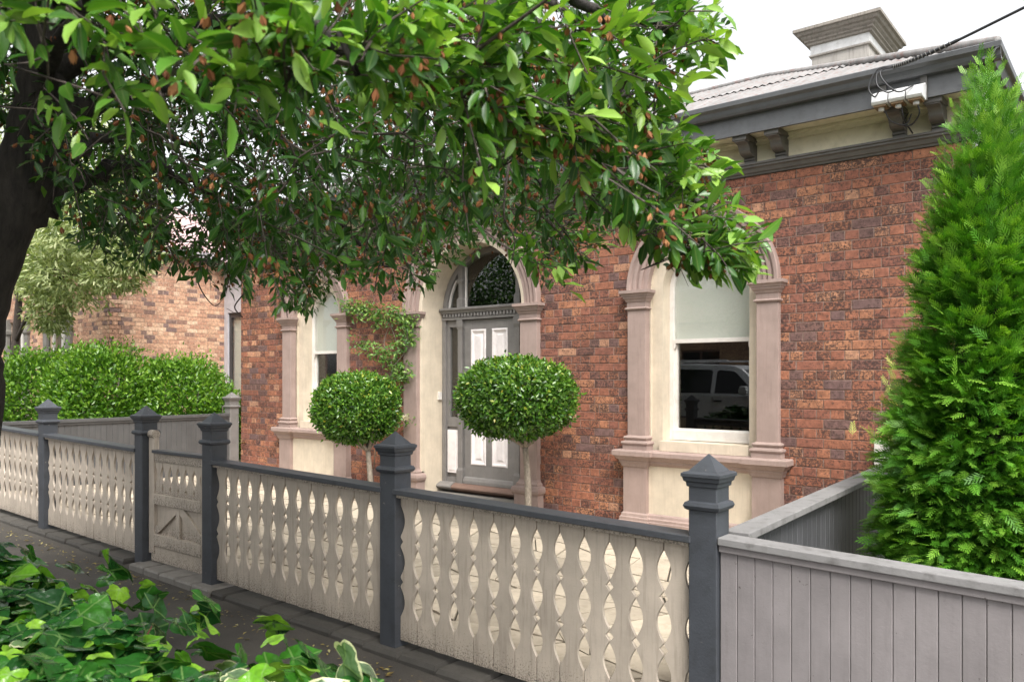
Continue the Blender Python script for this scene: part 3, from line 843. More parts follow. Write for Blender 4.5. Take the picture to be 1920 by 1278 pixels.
# ---- front door
def build_door():
    yf = HY + 0.345; cx, ho, zs = DCX, DHO, DZS
    dx0, dx1 = -6.675, -5.86; zb = 0.30; zt = 2.34
    lf = MB()
    lf.box(dx0, dx1, yf + .05, yf + .09, zb, zt)
    lf.box(dx0, dx0 + .115, yf + .03, yf + .05, zb, zt); lf.box(dx1 - .115, dx1, yf + .03, yf + .05, zb, zt)
    mid = (dx0 + dx1) / 2
    lf.box(mid - .05, mid + .05, yf + .03, yf + .05, zb + .24, zt - .12)
    for (a, c) in ((zb, zb + .24), (1.08, 1.3), (zt - .12, zt)): lf.box(dx0 + .115, dx1 - .115, yf + .0305, yf + .05, a, c)
    lf.rects([(dx0 + .01, dx1 - .01, yf - .005, yf + .04, zb + .002), (dx0 + .01, dx1 - .01, yf - .005, yf + .04, zb + .04), (dx0 + .01, dx1 - .01, yf + .01, yf + .04, zb + .075), (dx0 + .01, dx1 - .01, yf + .028, yf + .04, zb + .09)])
    d = lf.build('door', 'trim_grey', house, 0.003)
    d['label'] = 'grey timber front door with four raised white panels'
    for (xa, xb) in ((dx0 + .115, mid - .05), (mid + .05, dx1 - .115)):
        for (za, zc) in ((zb + .24, 1.08), (1.3, zt - .12)):
            p = MB(); y = yf + .05
            st = [(0.0, -0.024), (0.014, -0.03), (0.026, -0.026), (0.036, -0.008), (0.062, -0.006), (0.085, -0.02)]
            v = []; f = []
            for (e, dy) in st: v += [(xa + e, y + dy, za + e), (xb - e, y + dy, za + e), (xb - e, y + dy, zc - e), (xa + e, y + dy, zc - e)]
            for k in range(len(st) - 1):
                for i in range(4): f.append((4 * k + i, 4 * k + (i + 1) % 4, 4 * k + 4 + (i + 1) % 4, 4 * k + 4 + i))
            k = 4 * (len(st) - 1); f.append((k, k + 1, k + 2, k + 3))
            v += [(xa, y, za), (xb, y, za), (xb, y, zc), (xa, y, zc)]; q = len(v) - 4
            for i in range(4): f.append((i, (i + 1) % 4, q + (i + 1) % 4, q + i))
            p.add(v, f); p.build('panel', 'door_panel_white', d)
    k = MB(); k.tube([(mid - .018, yf + .02, 1.87), (mid - .024, yf - .012, 1.82), (mid - .024, yf - .016, 1.74), (mid - .012, yf - .014, 1.70), (mid + .012, yf - .014, 1.70), (mid + .024, yf - .016, 1.74), (mid + .024, yf - .012, 1.82), (mid + .018, yf + .02, 1.87)], 0.008, 6)
    k.build('knocker', 'bracket_grey', d)
    k = MB(); k.box(mid - .035, mid + .035, yf + .018, yf + .03, 1.63, 1.655); k.build('letter_slot', 'bracket_grey', d)

    fr = MB()                                  # the door frame: posts, sidelight rails, transom, arched head
    fr.box(cx - ho + .01, cx - ho + .07, yf, yf + .12, 0.29, zs); fr.box(cx + ho - .07, cx + ho - .01, yf, yf + .12, 0.29, zs)
    for xx in (dx0 - .05, dx1 + .05):
        fr.rects([(xx - .048, xx + .048, yf - .012, yf + .11, 0.29), (xx - .048, xx + .048, yf - .012, yf + .11, 0.46), (xx - .035, xx + .035, yf, yf + .11, 0.49), (xx - .035, xx + .035, yf, yf + .11, 2.22), (xx - .048, xx + .048, yf - .012, yf + .11, 2.26), (xx - .048, xx + .048, yf - .012, yf + .11, 2.345)])
    for (xa, xb) in ((cx - ho + .07, dx0 - .09), (dx1 + .09, cx + ho - .07)):
        fr.box(xa, xb, yf + .03, yf + .08, 0.29, 0.36); fr.box(xa, xb, yf + .03, yf + .08, 1.0, 1.12); fr.box(xa, xb, yf + .03, yf + .08, 2.26, 2.345)
        fr.box(xa, xa + .045, yf + .03, yf + .08, 1.12, 2.26); fr.box(xa, xb, yf + .05, yf + .08, 0.36, 1.0)
    fr.arch(cx, zs, [(ho - .075, yf + .01), (ho - .01, yf + .01), (ho - .01, yf + .12), (ho - .075, yf + .12)], n=40)
    f = fr.build('door_frame', 'trim_grey', house, 0.003)
    for (xa, xb) in ((cx - ho + .085, dx0 - .105), (dx1 + .105, cx + ho - .085)):
        p = MB(); p.rects([(xa, xb, yf + .02, yf + .05, 0.42), (xa, xb, yf + .02, yf + .05, 0.96)]); p.box(xa + .03, xb - .03, yf + .014, yf + .02, .45, .93); p.build('sidelight_panel', 'door_panel_white', f, 0.004)
        p = MB(); p.prism([(xa, 1.12), (xb + .015, 1.12), (xb + .015, 2.26), (xa, 2.26)], 'y', yf + .055, yf + .06); p.build('pane', 'glass', f)
    t = MB()
    o = lambda q, z: (cx - ho + .012, cx + ho - .012, yf - q, yf + .11, z)
    t.rects([o(0.01, 2.347), o(0.01, 2.375), o(0.0, 2.378), o(0.0, 2.425), o(0.025, 2.43), o(0.035, 2.455), o(0.06, 2.47), o(0.06, 2.49), o(0.03, 2.5)])
    t.build('transom', 'trim_grey', f)
    xx = cx - ho + .05; k = 0
    dent = MB().box
    dm = MB(); dm.box(0, .026, 0, .03, 0, .04); me = dm.mesh('dentil'); me.materials.append(MATS['trim_grey'])
    while xx < cx + ho - .06:
        o_ = bpy.data.objects.new('dentil', me); COL.objects.link(o_); o_.location = (xx, yf - .026, 2.384); setparent(o_, f)
        xx += 0.052
    for xx in (dx0 - .05, dx1 + .05):            # turned columns in the fanlight
        zt2 = zs + math.sqrt((ho - .07) ** 2 - (xx - cx) ** 2)
        p = MB(); h = lambda e, z: (xx - e, xx + e, yf - e + .04, yf + .04 + e, z)
        p.rects([h(.045, 2.5), h(.045, 2.6), h(.03, 2.63), h(.03, zt2 - .19), h(.038, zt2 - .17), h(.048, zt2 - .15), h(.048, zt2 - .13), h(.035, zt2 - .12), h(.035, zt2 + .02)])
        p.build('fanlight_column', 'trim_grey', f)
        sx = 1 if xx < cx else -1
        p = MB(); p.box(xx + sx * .052 - .009, xx + sx * .052 + .009, yf + .05, yf + .08, 2.5, zt2 + .03); p.build('glazing_bar', 'window_white', f)
    g = ho - .075
    z0a = 2.495; a0 = math.asin((z0a - zs) / g)
    poly = [(cx + g * math.cos(a), zs + g * math.sin(a)) for a in [a0 + (math.pi - 2 * a0) * k / 30 for k in range(31)]]
    p = MB(); p.prism(poly, 'y', yf + .065, yf + .069); p.build('fanlight_pane', 'glass', f)
    p = MB()
    for sgn in (1, -1):
        p.arch(cx, zs, [(g - .022, yf + .045), (g, yf + .045), (g, yf + .075), (g - .022, yf + .075)], (0.08 if sgn > 0 else math.pi - 0.62), (0.62 if sgn > 0 else math.pi - 0.08), 12)
    p.build('glazing_bead', 'window_white', f)

    sr = MB()                                  # the stucco door surround: reveal, arch, pilasters
    prof = [(ho, HY - .005), (ho, yf + .12), (ho + .1, yf + .12), (ho + .1, HY + .02), (ho + .055, HY - .012), (ho + .03, HY - .012)]
    sr.arch(cx, zs, prof, n=44)
    for sx in (-1, 1): sr.prism([(cx + sx * r, y) for (r, y) in prof], 'z', 0.12, zs)
    s = sr.build('door_surround', 'stucco_cream', house)
    a = MB(); a.arch(cx, zs, arch_prof(ho + .05, ho + .275), n=56); a.build('arch_moulding', 'stucco_mauve', s)
    for (x0, x1) in ((cx - ho - .265, cx - ho - .03), (cx + ho + .03, cx + ho + .265)):
        p = MB(); p.box(x0, x1, HY - .07, HY + .03, 0.5, zs - .2); p.build('pilaster', 'stucco_mauve', s, 0.004)
        p = MB(); capital(p, x0, x1, zs, HY - .07); p.build('capital', 'stucco_mauve', s)
        p = MB(); o = lambda e, z: (x0 - e, x1 + e, HY - .07 - e, HY + .03, z)
        p.rects([o(.045, .10), o(.045, .33), o(.05, .34), o(.066, .355), o(.074, .385), o(.066, .415), o(.045, .43), o(.03, .435), o(.03, .455), o(.012, .475), o(.004, .5)])
        p.build('pilaster_base', 'stucco_mauve', s)
    p = MB(); n_ = 8
    xs0, xs1 = cx - ho + .0, cx + ho
    poly = [(yf + .1, .16)] + [(yf - .02 - .075 * math.sin(math.pi * k / 8) , .20 + .1 * (k / 8)) for k in range(9)] + [(yf + .1, .302)]
    p.prism(poly, 'x', dx0 - .12, dx1 + .1); p.build('threshold', 'sill_brown', s)
    for (xa, xb) in ((xs0 - .02, dx0 - .123), (dx1 + .103, xs1 + .02)):
        p = MB(); p.prism([(y_ - .008, z_ + .004) for (y_, z_) in poly], 'x', xa, xb); p.build('threshold_end', 'trim_grey', s)
    p = MB(); p.box(xs0 + .002, xs1 - .002, HY - .15, yf + .1, 0.05, 0.185); p.build('door_step', 'gate_step_stone', s)
    bx = MB(); bx.rects([(cx - ho, cx - ho + .025, HY + .27, HY + .33, 1.34), (cx - ho, cx - ho + .025, HY + .27, HY + .33, 1.44)]); bx.build('bell_box', 'window_white', s, 0.004)
build_door()

# ---- eaves
EY = 6.55; EZ = 4.02; EX1 = -0.81; EX0 = -11.26
def along(name, mat, prof, x0, x1, parent=house, bev=0):
    b = MB(); b.prism(prof, 'x', x0, x1); return b.build(name, mat, parent, bev)
along('cornice', 'bracket_grey', [(7.02, 3.455), (6.975, 3.455), (6.97, 3.47), (6.955, 3.475), (6.935, 3.505), (6.915, 3.515), (6.915, 3.53), (6.90, 3.535), (6.90, 3.552), (7.02, 3.556)], WX0 - .04, WX1 + .1)
along('frieze', 'frieze_cream', [(7.01, 3.5), (6.985, 3.5), (6.985, 3.80), (7.01, 3.80)], WX0, WX1)
along('frieze_bead', 'frieze_cream', [(6.984, 3.715), (6.955, 3.72), (6.95, 3.745), (6.93, 3.752), (6.93, 3.772), (6.984, 3.772)], WX0, WX1)
along('soffit', 'frieze_cream', [(7.03, 3.776), (6.68, 3.772), (6.68, 3.79), (7.03, 3.795)], EX0 + .1, EX1 - .12)
along('fascia', 'eave_grey', [(6.69, 3.745), (6.66, 3.745), (6.66, 3.955), (6.69, 3.955)], EX0 + .08, EX1 - .08)
along('gutter', 'eave_grey', [(6.658, 3.905), (6.60, 3.905), (6.585, 3.925), (6.575, 3.955), (6.545, 3.975), (6.54, 4.01), (6.55, 4.018), (6.56, 4.01), (6.565, 3.985), (6.59, 3.96), (6.60, 3.925), (6.658, 3.92)], EX0, EX1)
# eave returning down the right flank
for (nm, mt, prof) in (('gutter', 'eave_grey', [(-0.918, 3.905), (-0.86, 3.905), (-0.835, 3.955), (-0.805, 3.975), (-0.80, 4.01), (-0.81, 4.018), (-0.825, 3.985), (-0.85, 3.95), (-0.86, 3.925), (-0.918, 3.92)]),
                       ('fascia', 'eave_grey', [(-0.95, 3.745), (-0.92, 3.745), (-0.92, 3.955), (-0.95, 3.955)]),
                       ('soffit', 'eave_grey', [(-0.95, 3.775), (-1.1, 3.775), (-1.1, 3.79), (-0.95, 3.79)])):
    b = MB(); b.prism(prof, 'y', 6.66 if nm != 'gutter' else 6.548, 12.4); b.build(nm, mt, house)
def bracket(x):
    b = MB()
    p = [(6.985, 3.768), (6.70, 3.768), (6.70, 3.70), (6.735, 3.695), (6.77, 3.69), (6.79, 3.675)]
    p += [(6.80 + .115 * (1 - math.cos(a)), 3.66 - .055 * math.sin(a)) for a in [math.pi / 2 * k / 5 for k in range(6)]]
    p += [(6.925, 3.60), (6.915, 3.592), (6.915, 3.58), (6.93, 3.575), (6.93, 3.556), (6.985, 3.556)]
    b.prism(p, 'x', x - .1, x)
    b.prism([(6.985, 3.766), (6.69, 3.766), (6.69, 3.71), (6.76, 3.71), (6.985, 3.74)], 'x', x - .113, x + .013)
    b.build('bracket', 'bracket_grey', house, 0.003)
for k in range(8):
    xb = -1.22 - 1.245 * k
    bracket(xb); bracket(xb - .285)
# downpipe on the corner
b = MB(); b.tube([(-.93, 6.72, 3.92), (-.93, 6.78, 3.8), (-1.0, 6.93, 3.6), (-1.0, 6.93, 0.1)], 0.04, 12); b.build('downpipe', 'galv_white', house)
# fittings on the wall
b = MB(); b.tube([(-10.9, 7.0, .62), (-10.9, 6.93, .62), (-10.86, 6.90, .63)], 0.012, 6); b.tube([(-10.9, 6.93, .62), (-10.9, 6.93, .67)], .01, 6); b.tube([(-10.93, 6.93, .67), (-10.87, 6.93, .67)], .008, 6)
b.build('garden_tap', 'brass_dull', house)
q = on_y(1655, 850, HY)
b = MB(); b.rects([(q.x - .05, q.x + .12, HY - .07, HY - .004, q.z - .09), (q.x - .05, q.x + .12, HY - .07, HY - .004, q.z + .10), (q.x - .045, q.x + .115, HY - .06, HY - .004, q.z + .11)]); b.build('meter_box', 'window_white', house, 0.004)

# ---- corrugated hip roof
PITCH = 0.443
RX0, RX1, RY = EX0 + 2.71, EX1 - 2.71, 6.55 + 2.71
def rz(d): return EZ - 0.02 + d * PITCH
roof = None
def corr_sheet(name, a0, a1, d0f, d1f, place, parent, lift=0.0):
    """corrugated sheet: runs a0..a1 along the eave, d0..d1 up the slope"""
    step = 0.076 / 4
    n_ = int((a1 - a0) / step); v = []; f = []
    for k in range(n_ + 1):
        a = a0 + step * k
        h = 0.009 * math.cos(2 * math.pi * k / 4) + lift
        d0, d1 = d0f(a), max(d0f(a) + .001, d1f(a))
        v += [place(a, d0, rz(d0) + h), place(a, d1, rz(d1) + h)]
    for k in range(n_): f.append((2 * k, 2 * k + 2, 2 * k + 3, 2 * k + 1))
    b = MB(); b.add(v, f, None, False)
    return b.build(name, 'roof_iron', parent)
front = lambda a, d, z: (a, EY + .03 + d, z)
hipd = lambda a: max(0.002, min(2.70, a - EX0 - .01, EX1 - .01 - a))
b = MB()
b.add([(EX0, EY + .06, EZ - .06), (EX1, EY + .06, EZ - .06), (EX1, 12.0, EZ - .06), (EX0, 12.0, EZ - .06), (RX0, RY, rz(2.68) - .06), (RX1, RY, rz(2.68) - .06)],
      [(0, 1, 5, 4), (1, 2, 5), (2, 3, 4, 5), (3, 0, 4), (0, 3, 2, 1)])
roof = b.build('roof', 'roof_iron', house)
roof['label'] = 'rusty pale corrugated iron hip roof'
xk = EX0
while xk < EX1 - .1:
    xe = min(xk + 0.76, EX1)
    corr_sheet('roof_sheet', xk, xe, lambda a: 0.0, lambda a: min(1.35, hipd(a)), front, roof, random.uniform(0, .004))
    if hipd((xk + xe) / 2) > 1.2:
        corr_sheet('roof_sheet', xk, xe, lambda a: min(1.3, hipd(a)), lambda a: hipd(a), front, roof, 0.012 + random.uniform(0, .006))
    xk += 0.76
side = lambda a, d, z: (EX1 - .03 - d, a, z)
yk = EY
while yk < 11.9:
    ye = min(yk + .76, 11.98)
    corr_sheet('roof_sheet', yk, ye, lambda a: 0.0, lambda a: max(.002, min(2.7, a - EY - .01, 11.97 - a)), side, roof)
    yk += .76
b = MB(); b.tube([(EX1 - .02, EY + .02, EZ + .0), (RX1, RY, rz(2.71) + .01), (RX0, RY, rz(2.71) + .01), (EX0 + .02, EY + .02, EZ)], 0.035, 8); b.build('ridge_cap', 'roof_iron', roof)
# chimney stack behind the hip
cy = 11.3
x0 = on_y(1522, 60, cy).x; x1 = on_y(1628, 60, cy).x; y0, y1 = cy, cy + 1.05
zt = 6.47
b = MB(); o = lambda e, z: (x0 - e, x1 + e, y0 - e, y1 + e, zt + z)
b.rects([o(0, -2.6), o(0, -.37), o(.03, -.365), o(.035, -.345), o(.01, -.34)])
ch = b.build('chimney', 'chimney_render', house)
ch['label'] = 'weathered rendered chimney with flaring moulded cornice'
b = MB(); b.rects([o(.015, -.34), o(.015, -.215)]); b.build('band', 'chimney_white', ch)
b = MB(); b.rects([o(.02, -.215), o(.05, -.205), o(.055, -.18), o(.08, -.165), o(.08, -.145), o(.11, -.12), o(.12, -.095), o(.15, -.085), o(.17, -.05), o(.20, -.04), o(.20, 0.0), o(.17, .012)])
b.build('cornice', 'chimney_cornice', ch)
b = MB(); b.rects([(x0 + .02, x1 - .06, y0 + .05, y1 - .1, zt + .01), (x0 + .02, x1 - .06, y0 + .05, y1 - .1, zt + .17)]); b.build('flue_cover', 'galv_white', ch)
# ------------------------------------------------------------------ front fence
def rail_z(x): return 0.93 + 0.0205 * (-1.6 - x)
PW = 0.0655
POSTX = [-1.50, -3.50, -5.48, -6.53, -8.51, -10.49]
def post(x, parent, zt, mat='post_grey', yc=None, hw=PW, zb=None):
    yc = FY + PW if yc is None else yc
    k = hw / 0.0655
    o = lambda e, z: (x - e * k, x + e * k, yc - e * k, yc + e * k, zt + z)
    b = MB(); zb = gz(x) - 0.05 if zb is None else zb
    b.rects([o(.0655, zb - zt), o(.0655, -.07)])
    p = b.build('post', mat, parent, 0.004)
    b = MB()
    b.rects([o(.066, -.245), o(.078, -.238), o(.084, -.224), o(.078, -.209), o(.066, -.203)]); b.build('collar', mat, p)
    b = MB()
    b.rects([o(.067, -.142), o(.072, -.138), o(.074, -.122), o(.082, -.116), o(.086, -.10), o(.091, -.096), o(.091, -.083), o(.080, -.076), o(.0665, -.074), o(.001, 0.0)])
    b.build('cap', mat, p)
    return p
# picket outline: half gap against height fraction
def half_gap(s):
    if s < 0.055: return 0.0036
    def lens(a, c, w):
        q = (s - a) / (c - a); return w * (math.sin(math.pi * q) ** 0.95)
    def dia(a, c, w):
        q = (s - a) / (c - a); return w * (1 - abs(2 * q - 1))
    if s < 0.28: return max(0.0032, lens(.055, .28, .0375))
    if s < 0.345: return max(0.0032, dia(.28, .345, .023))
    if s < 0.56: return max(0.0032, lens(.345, .56, .0375))
    if s < 0.625: return max(0.0032, dia(.56, .625, .023))
    if s < 0.84: return max(0.0032, lens(.625, .84, .0375))
    return 0.0034
PK_H = 0.845
PITCHX = 0.1402
def picket_mesh(rn, h=PK_H, w=PITCHX, thick=0.016):
    ss = sorted(set([k / 60 for k in range(61)] + [.055, .28, .3125, .345, .56, .5925, .625, .84]))
    L = [(-w / 2 + half_gap(s), h * (1 - s)) for s in ss]
    R = [(w / 2 - half_gap(s), h * (1 - s)) for s in ss]
    b = MB(); v = []; f = []
    for (a, c) in zip(L, R): v += [(a[0], 0, a[1]), (c[0], 0, c[1]), (c[0], thick, c[1]), (a[0], thick, a[1])]
    for k in range(len(ss) - 1):
        p, q = 4 * k, 4 * k + 4
        for i in range(4): f.append((p + i, p + (i + 1) % 4, q + (i + 1) % 4, q + i))
    f.append((0, 1, 2, 3)); k = 4 * (len(ss) - 1); f.append((k + 3, k + 2, k + 1, k))
    b.add(v, f, rn); me = b.mesh('picket'); me.materials.append(MATS['picket_cream']); return me
PK = [picket_mesh(k / 5 + .1) for k in range(5)]
def slope_bar(name, mat, x0, x1, y0, y1, za, zb, parent, zf=rail_z, bev=0.003):
    b = MB()
    v = [(x0, y0, zf(x0) + za), (x1, y0, zf(x1) + za), (x1, y1, zf(x1) + za), (x0, y1, zf(x0) + za),
         (x0, y0, zf(x0) + zb), (x1, y0, zf(x1) + zb), (x1, y1, zf(x1) + zb), (x0, y1, zf(x0) + zb)]
    b.add(v, [(0, 3, 2, 1), (4, 5, 6, 7), (0, 1, 5, 4), (1, 2, 6, 5), (2, 3, 7, 6), (3, 0, 4, 7)])
    return b.build(name, mat, parent, bev)
def fence_panel(xa, xb, parent):
    """pickets and rails between two posts (post centres xa < xb)"""
    x0, x1 = xa + PW, xb - PW
    slope_bar('top_rail', 'rail_grey', x0 - .01, x1 + .01, FY - .012, FY + .115, -.03, 0.0, parent)
    slope_bar('rail_bead', 'picket_cream', x0, x1, FY + .012, FY + .06, -.05, -.031, parent, bev=0)
    slope_bar('back_rail', 'rail_grey', x0, x1, FY + .064, FY + .11, -.10, -.051, parent, bev=0)  # both back rails coloured dark to imitate shade in the picket slits
    slope_bar('back_rail', 'rail_grey', x0, x1, FY + .064, FY + .11, -.83, -.77, parent, bev=0)
    n_ = int(round((x1 - x0) / PITCHX)); pit = (x1 - x0) / n_
    for k in range(n_):
        x = x0 + (k + .5) * pit
        o = bpy.data.objects.new('picket', PK[random.randrange(5)]); COL.objects.link(o)
        o.location = (x, FY + .042 + random.uniform(-.0015, .0015), rail_z(x) - .045 - PK_H)
        o.scale = (pit / PITCHX, 1, 1)
        o.rotation_euler = (0, random.uniform(-.002, .002), 0)
        setparent(o, parent)
ff = empty('picket_fence', (-3.5, FY + PW, gz(-3.5)), 'cream wavy picket fence with charcoal posts between gate and plain grey board fence', 'fence')
for x, zt in ((POSTX[0], 1.287), (POSTX[1], 1.302), (POSTX[2], 1.362)): post(x, ff, zt)
fence_panel(POSTX[1], POSTX[0], ff); fence_panel(POSTX[2], POSTX[1], ff)
fl = empty('picket_fence', (-8.5, FY + PW, gz(-8.5)), 'cream wavy picket fence with charcoal posts on the hedge side of the gate', 'fence')
for x, zt in ((POSTX[3], 1.390), (POSTX[4], 1.412), (POSTX[5], 1.45)): post(x, fl, zt)
fence_panel(POSTX[4], POSTX[3], fl); fence_panel(POSTX[5], POSTX[4], fl)

# ------------------------------------------------------------------ gate
gate = empty('gate', (-6.0, FY + .07, gz(-6.0)), 'cream timber gate with short pickets above a braced lower panel', 'gate')
gx0, gx1 = POSTX[3] + PW + .012, POSTX[2] - PW - .012
gb = gz(-6.0) + .08
gy = FY + .05
def gbox(name, x0, x1, y0, y1, z0, z1, mat='picket_cream', bev=.003): return piece(name, mat, gate, x0, x1, y0, y1, z0, z1, bev=bev)
st = gbox('stile', gx0, gx0 + .085, gy, gy + .045, gb + .05, gb + 1.0)
# scroll on top of the hinge stile
b = MB(); pts = []
b.prism([(gy - .012 + .035 * math.cos(a) + .032, gb + 1.03 + .035 * math.sin(a)) for a in [2 * math.pi * k / 14 for k in range(14)]], 'x', gx0 + .002, gx0 + .083)
b.prism([(gy + .004, gb + .995), (gy + .04, gb + .995), (gy + .05, gb + 1.03), (gy + .03, gb + 1.035), (gy + .008, gb + 1.02)], 'x', gx0 + .004, gx0 + .081)
b.build('scroll', 'picket_cream', gate)
gbox('stile', gx1 - .085, gx1, gy, gy + .045, gb + .05, gb + .88)
gbox('top_rail', gx0 + .085, gx1 + .0, gy - .02, gy + .065, gb + .88, gb + .905, 'rail_grey')
gbox('rail', gx0 + .086, gx1 - .086, gy + .004, gy + .04, gb + .81, gb + .878)
gbox('rail', gx0 + .086, gx1 - .086, gy - .004, gy + .04, gb + .46, gb + .545)
gbox('rail', gx0 + .086, gx1 - .086, gy - .004, gy + .04, gb + .12, gb + .215)
gbox('backing_board', gx0 + .08, gx1 - .08, gy + .028, gy + .039, gb + .21, gb + .465, bev=0)
gbox('kick_board', gx0 + .02, gx1 - .02, gy + .01, gy + .035, gb - .01, gb + .112)
mx_ = (gx0 + gx1) / 2
gbox('brace', mx_ - .028, mx_ + .028, gy + .006, gy + .027, gb + .216, gb + .459)
for sx in (-1, 1):
    xe = mx_ + sx * ((gx1 - gx0) / 2 - .09)
    b = MB(); b.prism([(mx_ + sx * .03, gb + .459), (mx_ + sx * .085, gb + .459), (xe, gb + .275), (xe, gb + .217), (xe - sx * .035, gb + .217), (mx_ + sx * .03, gb + .405)], 'y', gy + .008, gy + .027)
    b.build('brace', 'picket_cream', gate, 0.002)
def gate_picket(x, w):
    ss = [k / 24 for k in range(25)]; b = MB()
    def hg(s):
        if s < .12 or s > .95: return 0.0025
        if s < .70: return max(.0025, .036 * math.sin(math.pi * (s - .12) / .58))
        return max(.0025, .017 * (1 - abs(2 * (s - .70) / .25 - 1)))
    z0, z1 = gb + .545, gb + .81
    poly = [(x - w / 2 + hg(s), z1 - (z1 - z0) * s) for s in ss] + [(x + w / 2 - hg(s), z1 - (z1 - z0) * s) for s in reversed(ss)]
    v = [(p[0], gy + .012, p[1]) for p in poly] + [(p[0], gy + .03, p[1]) for p in poly]
    n_ = len(poly); f = []
    for k in range(24):
        f.append((k, k + 1, n_ - 2 - k, n_ - 1 - k)); f.append((n_ + k, n_ + n_ - 1 - k, n_ + n_ - 2 - k, n_ + k + 1))
    for i in range(n_): f.append((i, (i + 1) % n_, n_ + (i + 1) % n_, n_ + i))
    b.add(v, f); b.build('picket', 'picket_cream', gate)
ng = 6; gw = (gx1 - gx0 - .172) / ng
for k in range(ng): gate_picket(gx0 + .086 + (k + .5) * gw, gw)

# ------------------------------------------------------------------ grey board fences
def board_fence(root, along_x, a0, a1, c, zf, zb, face, bmat, cmat, wid=0.0764, capw=(0.03, 0.085), capt=0.033, mould=True):
    """vertical boards along X (or Y); face = +1/-1 side the boards show; c = board face coordinate"""
    n_ = int(round(abs(a1 - a0) / wid)); pit = (a1 - a0) / n_
    for k in range(n_):
        p0, p1 = a0 + k * pit + .0010, a0 + (k + 1) * pit - .0010
        zt = zf((p0 + p1) / 2)
        b = MB(); t = 0.02; ch_ = .0026
        if along_x: prof = [(p0, c + t), (p1, c + t), (p1, c + ch_), (p1 - ch_, c), (p0 + ch_, c), (p0, c + ch_)]
        else: prof = [(c - t, p0), (c - t, p1), (c - ch_, p1), (c, p1 - ch_), (c, p0 + ch_), (c - ch_, p0)]
        b.prism(prof, 'z', zb((p0 + p1) / 2), zt - .01, random.random())
        b.build('board', bmat, root)
    def bar(name, mat, o0, o1, za, zb_, bev):
        b = MB(); v = []
        for z_ in (za, zb_):
            for (p, q) in ((a0, o0), (a1, o0), (a1, o1), (a0, o1)):
                v.append((p, c + q, zf(p) + z_) if along_x else (c - q, p, zf(p) + z_))
        b.add(v, [(0, 3, 2, 1), (4, 5, 6, 7), (0, 1, 5, 4), (1, 2, 6, 5), (2, 3, 7, 6), (3, 0, 4, 7)])
        return b.build(name, mat, root, bev)
    bar('cap_rail', cmat, -capw[0], capw[1], 0, capt, .004)
    if mould: bar('moulding', bmat, -.016, -.001, -.03, -.001, .003)
    bar('back_rail', bmat, .021, .06, -.14, -.05, 0)
    bar('back_rail', bmat, .021, .06, -.75, -.66, 0)
rf = empty('board_fence', (-0.3, 3.2, gz(-.3)), 'plain mauve-grey vertical board fence along the footpath below the conifer', 'fence')
board_fence(rf, True, -1.43, 1.62, 3.215, lambda x: 0.905 + 0.03 * (-1.4 - x) , lambda x: gz(x) - .03, -1, 'board_grey', 'cap_weathered')
b = MB(); b.box(1.625, 1.75, 3.19, 3.32, gz(1.6) - .05, 1.15); b.build('post', 'board_grey', rf, .004)
rs = empty('board_fence', (-1.47, 5.1, 0.05), 'stained dark grey board fence dividing paved yard from conifer', 'fence')
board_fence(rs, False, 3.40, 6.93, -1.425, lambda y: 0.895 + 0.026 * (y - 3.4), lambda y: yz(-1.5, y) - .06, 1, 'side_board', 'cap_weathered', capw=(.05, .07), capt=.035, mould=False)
ls = empty('board_fence', (-11.07, 5.0, 0.1), 'smooth grey board fence in front of the round hedge bushes', 'fence')
board_fence(ls, False, 3.36, 6.80, -11.05, lambda y: 1.03, lambda y: yz(-11, y) - .06, 1, 'left_board', 'left_board', capw=(.03, .06), capt=.045)
post(-11.09, ls, 1.40, 'trim_grey', yc=6.88, hw=.075, zb=0.05)

